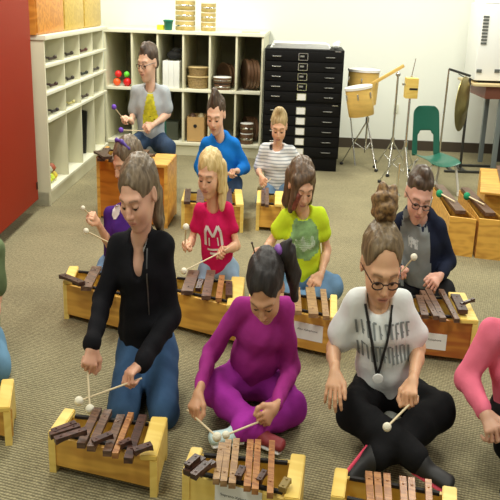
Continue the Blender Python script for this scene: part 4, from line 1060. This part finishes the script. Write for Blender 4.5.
# kneeling girl in black
person('girl with ash brown ponytail kneeling in black zip jacket and blue jeans', dict(
    Y=2.78, hips=[(134, 350, 0), (160, 352, 0)], sh=[(118, 243, -.05), (163, 241, -.05)], head=(139, 193, -.12), face=(-22, 22, -4), hs=1.03, b=.98,
    arms=[dict(el=(103, 300, -.10), wr=(92, 345, -.33), hand=(89, 368, -.37), m=(90, 409, -.43), lab='cream-headed mallet pointing straight down below the black jacket sleeve'),
          dict(el=(172, 316, -.06), wr=(141, 364, -.30), hand=(124, 378, -.36), m=(79, 401, -.41), lab='cream-headed mallet slanting left from the fist of the girl in black')],
    legs=[dict(kn=(123, 408, -.26), an=(134, 366, .12, .05), toe=(136, 352, .25, .05)), dict(kn=(164, 410, -.26), an=(158, 368, .12, .05), toe=(156, 354, .25, .05))],
    skin=(.66, .37, .25), shirt=dict(name='jacket', mat=BLK, sleeve=1.96, th=.016, collar=True, neck=.046, low=-.02, flare=.02, cuff=True), pants=dict(mat=DEN, name='jeans', th=.018),
    hair=dict(kind='back', mat=H_ASH, t=.002, parts=[('ponytail', H_ASH, [((0, -.085, .02), (-.006, -.095, -.06), .040, .034), ((-.006, -.095, -.06), (-.010, -.075, -.15), .034, .026), ((-.01, -.075, -.15), (-.012, -.065, -.20), .026, .012)], .003)]),
    prints=[('zipper', (147, 258), *pol([((0, .03), (-.003, -.22), .006)]), mat('dull_zip', (.12, .12, .12), .4, .8)), ('undershirt', (145, 240), *grid2(lambda x, z: z > -1 + 2 * abs(x), .045, .05), mat('grey_undershirt', (.42, .42, .44), .8))]))

# cross-legged girl in magenta
person('girl with black side ponytail in magenta top and purple leggings, cross-legged, head bent', dict(
    Y=2.72, hips=[(238, 378, 0), (268, 380, 0)], sh=[(240, 304, -.12), (286, 307, -.12)], head=(266, 287, -.27), face=(-14, 40, -3), hs=1.0, b=.92,
    arms=[dict(el=(210, 354, -.08), wr=(199, 392, -.32), hand=(194, 406, -.36), m=(217, 437, -.50), lab='cream-headed mallet lying over the left bars, in the magenta-sleeved left hand of picture'),
          dict(el=(291, 368, -.08), wr=(275, 407, -.33), hand=(265, 420, -.37), m=(226, 435, -.48), mr=.014, lab='mallet held level above the purple leggings, head by the white shoe')],
    legs=[dict(kn=(212, 388, -.15), an=(256, 430, -.33), toe=(270, 436, -.36), shoe=((.22, .02, .025), (.6, .6, .6))), dict(kn=(295, 408, -.18), an=(240, 430, -.35), toe=(211, 434, -.39))],
    skin=SKIN_M, shirt=dict(mat=cloth('magenta_jersey', (.36, .032, .235)), sleeve=1.92, th=.010, neck=.05), pants=dict(mat=cloth('purple_leggings_cloth', (.34, .028, .31)), name='leggings', th=.012), shoe=((.55, .72, .72), (.8, .8, .8)),
    hair=dict(kind='back', mat=H_BLK, t=.002, parts=[('ponytail', H_BLK, [((-.045, -.09, .06), (-.085, -.105, .05), .026, .030), ((-.085, -.105, .05), (-.110, -.075, -.02), .034, .032), ((-.11, -.075, -.02), (-.112, -.03, -.10), .030, .016), ((-.07, -.10, .07), (-.10, -.12, .09), .02, .012)], .0035),
          ('hair_tie', mat('violet_tie', (.22, .08, .35), .6), [((-.052, -.095, .072), (-.062, -.098, .05), .021, .021), ((-.05, -.10, .075), (-.06, -.085, .085), .012, .010)], 0)])))

# cross-legged girl with the bun
LG = mat('grey_print', (.22, .25, .25), .8)
rs = random.Random(5); strokes = []
for row, (z, hh, n) in enumerate(((.045, .062, 10), (-.045, .080, 13))):
    for k in range(n):
        x = (k / (n - 1) - .5) * .225; strokes.append(((x, z + hh / 2 * rs.uniform(.7, 1)), (x + rs.uniform(-.002, .004), z - hh / 2 * rs.uniform(.7, 1)), rs.choice((.006, .008, .010))))
        if rs.random() < .55: strokes.append(((x, z + hh * .42), (x + .014, z + hh * .42), .007))
        if rs.random() < .35: strokes.append(((x, z - hh * .02), (x + .01, z - .01), .004))
bun = [((0.0, -.07, .13), (0, -.08, .155), .040, .045)]
for k in range(11):
    a = k * 2.4; z = .125 + .062 * (k / 10); r = .036 - .016 * abs(k / 10 - .5)
    bun.append(((r * math.cos(a), -.075 + r * math.sin(a), z), (r * .8 * math.cos(a + .6), -.075 + r * .8 * math.sin(a + .6), z + .01), .020, .018))
pg = person('girl with high curly bun and glasses in white printed tee and black leggings', dict(
    Y=2.60, hips=[(369, 392, 0), (401, 394, 0)], sh=[(356, 300, -.05), (402, 302, -.05)], head=(381, 264, -.14), face=(2, 20, 0), hs=1.10, b=.98,
    arms=[dict(el=(333, 348, -.02), wr=(335, 371, -.24), hand=(333, 388, -.30), curl=(30, 30, 20)), dict(el=(419, 348, -.02), wr=(413, 380, -.27), hand=(409, 396, -.33), m=(387, 427, -.42), mr=.015, lab='cream-headed mallet resting on black leggings in the hand of the bun-haired girl')],
    legs=[dict(kn=(352, 412, -.20), an=(419, 460, -.42), toe=(449, 478, -.50), dn=(.7, -.5, -.45)), dict(kn=(440, 412, -.18), an=(374, 458, -.38), toe=(362, 474, -.44), dn=(-.9, -.3, -.3))],
    skin=(.66, .38, .22), glasses=True, shirt=dict(mat=cloth('white_cotton', (.74, .78, .76), .05), sleeve=.66, th=.016, neck=.060, open=1.40, flare=.02, k=.05, low=-.05), pants=dict(mat=BLK2, name='leggings', th=.016, len=.95), shoe=((.012, .012, .012), (.75, .06, .12)),
    hair=dict(kind='back', mat=H_LB, t=.001, high=True, parts=[('bun', H_BUN, bun, .005)]),
    prints=[('shirt_print', (384, 345), *pol(strokes), LG)]))
body, T, R, hs, Wd, (pc, ce, side, up, fr, bvh, root) = pg
ly = MB(); W_ = lambda p: Vector((p[0] * SQ, p[1], p[2]))
def onchest(x, z):
    o_ = pc + (ce - pc) * z + side * x + fr * .3; h_ = bvh.ray_cast(Vector(o_), Vector(-fr), .6)
    return W_(np.array(h_[0]) + fr * .006) if h_[0] is not None else W_(o_ - fr * .2)
PL = [onchest(-.055 + .045 * (1 - t), t) for t in (.98, .85, .7, .55, .40, .28)]; PL = [onchest(-.066 + .022 * k / 6, 1.08 - .113 * k) for k in range(7)]; PR = [onchest(.052 - .090 * k / 6, 1.08 - .113 * k) for k in range(7)]
ly.tube(PL, .0045, 8).tube(PR, .0045, 8)
ly = ly.build('lanyard', mat('black_cord', (.01, .01, .01), .7), body)
c_ = (PL[-1] + PR[-1]) / 2 + Vector((0, -.012, -.01))
MB().lathe([(.017, -.004), (.019, 0), (.017, .004), (.001, .006)], rot=Matrix.Rotation(PI / 2, 3, 'X')).build('medallion', WHITE, ly).location = c_

# row two
PK = cloth('hot_pink_jersey', (.60, .012, .10))
hz = []
for s in (-1, 1): hz += [((s * .055, -.055), (s * .050, .02), .016), ((s * .050, .02), (s * .034, .05), .016), ((s * .034, .05), (0, -.005), .016), ((s * .03, -.055), (s * .027, -.01), .008)]
hz += [((-.045, -.075), (.045, -.075), .010), ((-.03, -.095), (.035, -.097), .012)]
person('girl with long blond hair in hot pink tee with white lettering and pale denim shorts', dict(
    Y=3.88, hips=[(206, 268, 0), (231, 269, 0)], sh=[(199, 208, -.03), (228, 207, -.03)], head=(210, 173, -.09), face=(-20, 16, 0), hs=.96, b=.78,
    arms=[dict(el=(192, 240, .0), wr=(189, 247, -.18), hand=(187, 240, -.24), m=(186, 227, -.40), lab='mallet raised beside the pink sleeve, head above the fist'), dict(el=(237, 246, -.04), wr=(225, 250, -.2), hand=(216, 249, -.27), m=(184, 271, -.36), lab='mallet pointing down left from the hand before the pink shirt')],
    legs=[dict(kn=(200, 292, -.14), an=(222, 300, -.18, .05), toe=(236, 302, -.18, .05)), dict(kn=(235, 294, -.14), an=(210, 302, -.16, .05), toe=(198, 304, -.16, .05))],
    shirt=dict(mat=PK, sleeve=.5, th=.010, neck=.055), pants=dict(mat=cloth('pale_denim', (.30, .42, .58)), name='shorts', len=0, th=-.004),
    hair=dict(kind='long', mat=H_BLN, t=.0, add=[((-.068, -.01, .02), (-.076, .01, -.08), .026, .020), ((.070, -.02, .02), (.070, .0, -.05), .022, .014)], parts=[('long_hair', H_BLN, [((-.06, -.05, .02), (-.075, -.03, -.09), .040, .036), ((-.075, -.03, -.09), (-.085, .03, -.16), .036, .016), ((0, -.07, 0), (-.01, -.065, -.13), .05, .035)], .004)]),
    prints=[('white_lettering', (213, 236), *pol(hz), mat('white_print', (.75, .70, .68), .8))]), vox=1.1)
NE = cloth('neon_yellow_cotton', (.60, .78, .03), .08)
person('girl with shoulder-length brown hair in neon yellow tee with green picture', dict(
    Y=3.75, hips=[(291, 281, 0), (315, 282, 0)], sh=[(286, 214, -.03), (320, 214, -.03)], head=(301, 184, -.09), face=(16, 24, 3), hs=.99, b=.92,
    arms=[dict(el=(270, 244, -.02), wr=(264, 256, -.2), hand=(261, 258, -.26), m=(252, 243, -.35), mr=.006, sm=mat('dark_stick', (.05, .03, .03), .5), hm=mat('dark_stick', (.05, .03, .03), .5), lab='thin dark mallet stick poking out above the black ponytail'), dict(el=(327, 250, .0), wr=(321, 274, -.12), hand=(316, 285, -.16), curl=(35, 40, 20))],
    legs=[dict(kn=(277, 292, -.12), an=(312, 318, -.16, .05), toe=(330, 322, -.17)), dict(kn=(334, 288, -.10), an=(296, 318, -.18, .05), toe=(282, 322, -.18))],
    skin=SKIN_L, shirt=dict(mat=NE, sleeve=.5, th=.014, neck=.055), pants=dict(mat=cloth('washed_denim', (.13, .24, .38), .2), name='jeans', th=.014),
    hair=dict(kind='long', mat=H_BRN, t=.003, add=[((.060, .035, .050), (.052, .060, -.02), .030, .028), ((.052, .06, -.02), (.062, .055, -.10), .030, .018), ((-.070, .0, .02), (-.074, .02, -.08), .026, .022), ((-.03, .05, .085), (.05, .055, .045), .025, .025)],
      parts=[('long_hair', H_BRN, [((-.055, -.05, .02), (-.065, -.03, -.10), .042, .030), ((.055, -.05, .02), (.065, -.02, -.11), .042, .030), ((0, -.07, 0), (0, -.06, -.13), .05, .04)], .004), ('reddish_strand', H_RED, [((.045, .082, -.01), (.055, .082, -.075), .018, .012)], .002)]),
    prints=[('shirt_picture', (305, 241), *grid2(lambda x, z: abs(x) ** 3 + abs(z) ** 3 + .2 * math.sin(7 * x + 3 * z) < .9, .19, .20, 22), mat('green_print', (.20, .36, .13), .8, var=.5, scale=22)),
            ('print_highlight', (306, 244), *grid2(lambda x, z: x * x + z * z + .3 * math.sin(9 * x) < .7, .15, .085, 18), mat('pale_print', (.50, .64, .46), .8, var=.3, scale=30))]), vox=1.1)
NV = cloth('navy_fleece', (.012, .016, .035))
bv = person('boy with glasses and short dark hair in open navy hoodie over grey tee', dict(
    Y=3.66, hips=[(408, 292, 0), (432, 293, 0)], sh=[(402, 219, -.05), (439, 224, -.05)], head=(419, 194, -.13), face=(-4, 20, 6), hs=1.04, b=.92, glasses=True, skin=(.70, .38, .28),
    arms=[dict(el=(398, 262, -.02), wr=(398, 272, -.2), hand=(399, 268, -.26), m=(414, 257, -.34), lab='cream-headed mallet crossing the grey shirt of the boy in navy'), dict(el=(449, 262, -.02), wr=(440, 276, -.18), hand=(427, 290, -.26), curl=(45, 45, 30))],
    legs=[dict(kn=(394, 300, -.12), an=(426, 322, -.16, .05), toe=(440, 324, -.16)), dict(kn=(444, 292, -.12), an=(410, 322, -.18, .05), toe=(398, 324, -.18))],
    shirt=dict(mat=NV, name='hoodie', sleeve=1.85, th=.016, neck=.055, hood=True, low=-.01, flare=.015), pants=dict(mat=cloth('charcoal_cloth', (.02, .02, .022)), th=.014),
    hair=dict(kind='short', mat=H_BOY, t=-.006, add=[((-.035, .045, .078), (.035, .045, .078), .024, .024), ((0, .0, .10), (.0, .035, .112), .035, .026)], amp=.003),
    prints=[('grey_tee', (416, 250), *grid2(lambda x, z: abs(x) < .70 - .10 * z, .25, .40, 26), cloth('grey_tee_cloth', (.24, .26, .255), .1)),
            ('tee_print', (413, 243), *grid2(lambda x, z: (abs(x) < .9 and z > .45) or (abs(abs(x) - .45) < .28 and z > -.8) or (abs(x) < .2 and z > -.2), .075, .055, 12), mat('pale_tee_print', (.50, .52, .50), .8))]), vox=1.1)
person('girl with purple headband in purple top, mostly hidden behind the girl in black', dict(
    Y=4.02, hips=[(108, 268, 0), (130, 270, 0)], sh=[(110, 212, -.02), (143, 208, -.02)], head=(127, 161, -.08), face=(-42, 22, 0), hs=.98, b=.86,
    arms=[dict(el=(110, 246, -.04), wr=(98, 223, -.18), hand=(92, 213, -.22), m=(83, 208, -.30), mr=.012, lab='mallet with cream end raised above the left hand of the purple-sleeved child'), dict(el=(132, 250, -.05), wr=(121, 243, -.2), hand=(111, 239, -.25), m=(86, 231, -.35), mr=.015, lab='mallet with round cream head left of the black jacket, stick half hidden')],
    legs=[dict(kn=(101, 280, -.12), an=(112, 292, .1, .05), toe=(116, 288, .2, .05)), dict(kn=(128, 290, -.12), an=(128, 292, .1, .05), toe=(128, 286, .2, .05))],
    shirt=dict(mat=cloth('violet_cotton', (.065, .018, .18)), sleeve=.72, th=.012, neck=.05), pants=dict(mat=DENL, name='jeans', th=.012),
    hair=dict(kind='back', mat=H_ASH, t=.002, parts=[('headband', mat('purple_band', (.10, .05, .32), .5), [((-.07, .0, .075), (-.03, .015, .115), .010, .010), ((-.03, .015, .115), (.03, .015, .115), .010, .010), ((.03, .015, .115), (.072, .0, .075), .010, .010)], 0), ('ponytail', H_ASH, [((0, -.10, .03), (0, -.13, -.08), .035, .02)], .003)]),
    prints=[('white_print', (116, 212), *grid2(lambda x, z: x * x + z * z < 1, .05, .07), mat('white_print', (.75, .7, .68)))]), vox=1.15)

# back row
person('boy in grey tee with yellow diamond print, sitting on a chair with purple mallets', dict(
    Y=6.15, hips=[(143, 141, 0), (160, 142, 0)], sh=[(136, 90, -.02), (165, 91, -.02)], head=(148, 62, -.08), face=(-30, 12, 0), hs=1.14, b=1.0, skin=SKIN_P, glasses=True,
    arms=[dict(el=(133, 116, -.0), wr=(131, 121, -.18), hand=(126, 117, -.24), m=(114, 107, -.34), mr=.02, hm=PUR, lab='purple-headed mallet raised up left by the boy in grey'), dict(el=(168, 114, -.02), wr=(153, 125, -.2), hand=(144, 130, -.26), m=(121, 130, -.34), mr=.02, hm=PUR, lab='purple-headed mallet held level before the jeans of the boy in grey')],
    legs=[dict(kn=(131, 146, -.32), an=(132, 188, -.24), toe=(128, 196, -.34)), dict(kn=(168, 148, -.30), an=(170, 188, -.20), toe=(172, 196, -.3))],
    shirt=dict(mat=cloth('light_grey_cotton', (.42, .46, .48), .08), sleeve=.72, th=.022, neck=.055, flare=.03, low=-.02), pants=dict(mat=DEND, name='jeans', th=.016),
    hair=dict(kind='short', mat=H_BOY, t=-.002, add=[((0, .02, .10), (0, .05, .09), .03, .025)], amp=.003),
    prints=[('yellow_diamond', (150, 108), *grid2(lambda x, z: (abs(x) * 1.0 < .15 + (1 - z) * .5) and z > -.9 and (z > -.3 or abs(x) < .9), .17, .30, 18), mat('yellow_print', (.55, .52, .02), .8, var=.35, scale=30)),
            ('dark_figure', (152, 117), *pol([((-.03, -.03), (.0, .02), .012), ((0, .02), (.03, -.035), .012), ((-.03, -.0), (.03, .01), .008), ((0, .02), (.005, .05), .01), ((-.05, -.05), (.05, -.052), .014)]), mat('brown_print', (.08, .07, .01), .8))]), vox=1.6)
cc = PY(152, 150, 6.22)
green_chair((cc.x - .005, 6.24, 0), .1, 'green plastic school chair under the boy in the grey tee', .24, .245)
person('boy in bright blue hooded sweatshirt with tall brown hair, kneeling', dict(
    Y=5.82, hips=[(212, 184, 0), (234, 185, 0)], sh=[(206, 142, -.03), (235, 143, -.03)], head=(216, 114, -.12), face=(-12, 20, 0), hs=1.14, b=1.0, skin=SKIN_P,
    arms=[dict(el=(199, 166, .0), wr=(204, 178, -.18), hand=(207, 182, -.24)), dict(el=(245, 168, -.0), wr=(238, 171, -.18), hand=(230, 170, -.25), m=(214, 168, -.3), lab='pale mallet in the fist of the boy in bright blue')],
    legs=[dict(kn=(211, 205, -.14), an=(214, 198, .16, .05), toe=(214, 194, .26, .05)), dict(kn=(235, 206, -.14), an=(232, 198, .16, .05), toe=(232, 194, .26, .05))],
    shirt=dict(mat=cloth('bright_blue_fleece', (.008, .16, .55), .1), name='hoodie', sleeve=1.82, th=.022, hood=True, neck=.05, flare=.01), pants=dict(mat=DEND, name='jeans', th=.014),
    hair=dict(kind='short', mat=H_BOY, t=-.004, add=[((0, -.01, .10), (0, .0, .14), .045, .028), ((0, .04, .09), (0, .03, .13), .03, .02)], amp=.004)), vox=1.55)
person('boy with sandy blond hair in white and grey striped tee', dict(
    Y=5.74, hips=[(268, 186, 0), (288, 187, 0)], sh=[(264, 148, -.02), (291, 149, -.02)], head=(279, 126, -.08), face=(-4, 20, 0), hs=1.0, b=.9, skin=SKIN_L,
    arms=[dict(el=(258, 170, .0), wr=(261, 176, -.2), hand=(263, 180, -.24), m=(260, 189, -.26), mr=.022, hm=mat('olive_yarn', (.15, .12, .05), .8), lab='mallet with a dull olive head hanging beside the striped tee'), dict(el=(301, 168, .0), wr=(297, 177, -.18), hand=(292, 178, -.24), curl=(40, 40, 20))],
    legs=[dict(kn=(262, 200, -.14), an=(280, 212, -.05, .05), toe=(290, 214, -.06)), dict(kn=(294, 200, -.14), an=(276, 212, -.08, .05), toe=(268, 214, -.08))],
    shirt=dict(mat=stripes('striped_cotton', (.74, .76, .76), (.34, .37, .40), 13), sleeve=.75, th=.02, neck=.058, flare=.01), pants=dict(mat=DENL, name='jeans', th=.012),
    hair=dict(kind='short', mat=H_SND, t=.0, add=[((0, .0, .09), (0, .02, .12), .045, .03)], amp=.003),
    prints=[('dark_badge', (271, 147), *grid2(lambda x, z: x * x + z * z < 1, .03, .03, 6), INK)]), vox=1.55)

# cut off by the picture's edges
person('child in coral pink zip top and black trousers, cut off by the right picture edge', dict(
    Y=2.42, hips=[(508, 412, 0), (545, 414, 0)], sh=[(493, 330, -.05), (552, 333, -.05)], head=(532, 286, -.12), face=(5, 24, 0), hs=1.02, b=1.0,
    arms=[dict(el=(467, 378, -.03), wr=(484, 412, -.2), hand=(492, 428, -.25), curl=(55, 60, 40)), dict(el=(575, 380, -.03), wr=(560, 412, -.2), hand=(552, 428, -.25), curl=(55, 60, 40))],
    legs=[dict(kn=(512, 445, -.2), an=(560, 480, -.34, .05), toe=(590, 486, -.36)), dict(kn=(590, 446, -.2), an=(535, 480, -.34, .05), toe=(512, 488, -.38))],
    skin=(.62, .36, .24), shirt=dict(mat=cloth('coral_fleece', (.86, .19, .29), .06), name='zip_top', sleeve=1.9, th=.016, neck=.05, collar=True), pants=dict(mat=BLK2, th=.012), hair=dict(kind='back', mat=H_BRN, t=.002)), vox=1.1)
person('child in olive tee and light blue jeans, cut off by the left picture edge', dict(
    Y=2.98, hips=[(-36, 346, 0), (-12, 347, 0)], sh=[(-46, 240, -.04), (-5, 246, -.04)], head=(-30, 196, -.10), face=(5, 24, 0), hs=1.04, b=.96,
    arms=[dict(el=(-62, 300, -.06), wr=(-55, 340, -.28), hand=(-50, 355, -.33), curl=(55, 60, 40)), dict(el=(-4, 298, -.06), wr=(-10, 334, -.28), hand=(-18, 355, -.33), curl=(55, 60, 40))],
    legs=[dict(kn=(-42, 384, -.14), an=(-38, 362, .14, .05), toe=(-38, 350, .25, .05)), dict(kn=(-3, 366, -.14), an=(-14, 362, .14, .05), toe=(-14, 350, .25, .05))],
    shirt=dict(mat=cloth('olive_cotton', (.14, .19, .09), .1), sleeve=.75, th=.016, neck=.052), pants=dict(mat=cloth('sky_denim', (.16, .32, .48), .1), name='jeans', th=.02), hair=dict(kind='short', mat=H_BRN, t=0)), vox=1.2)
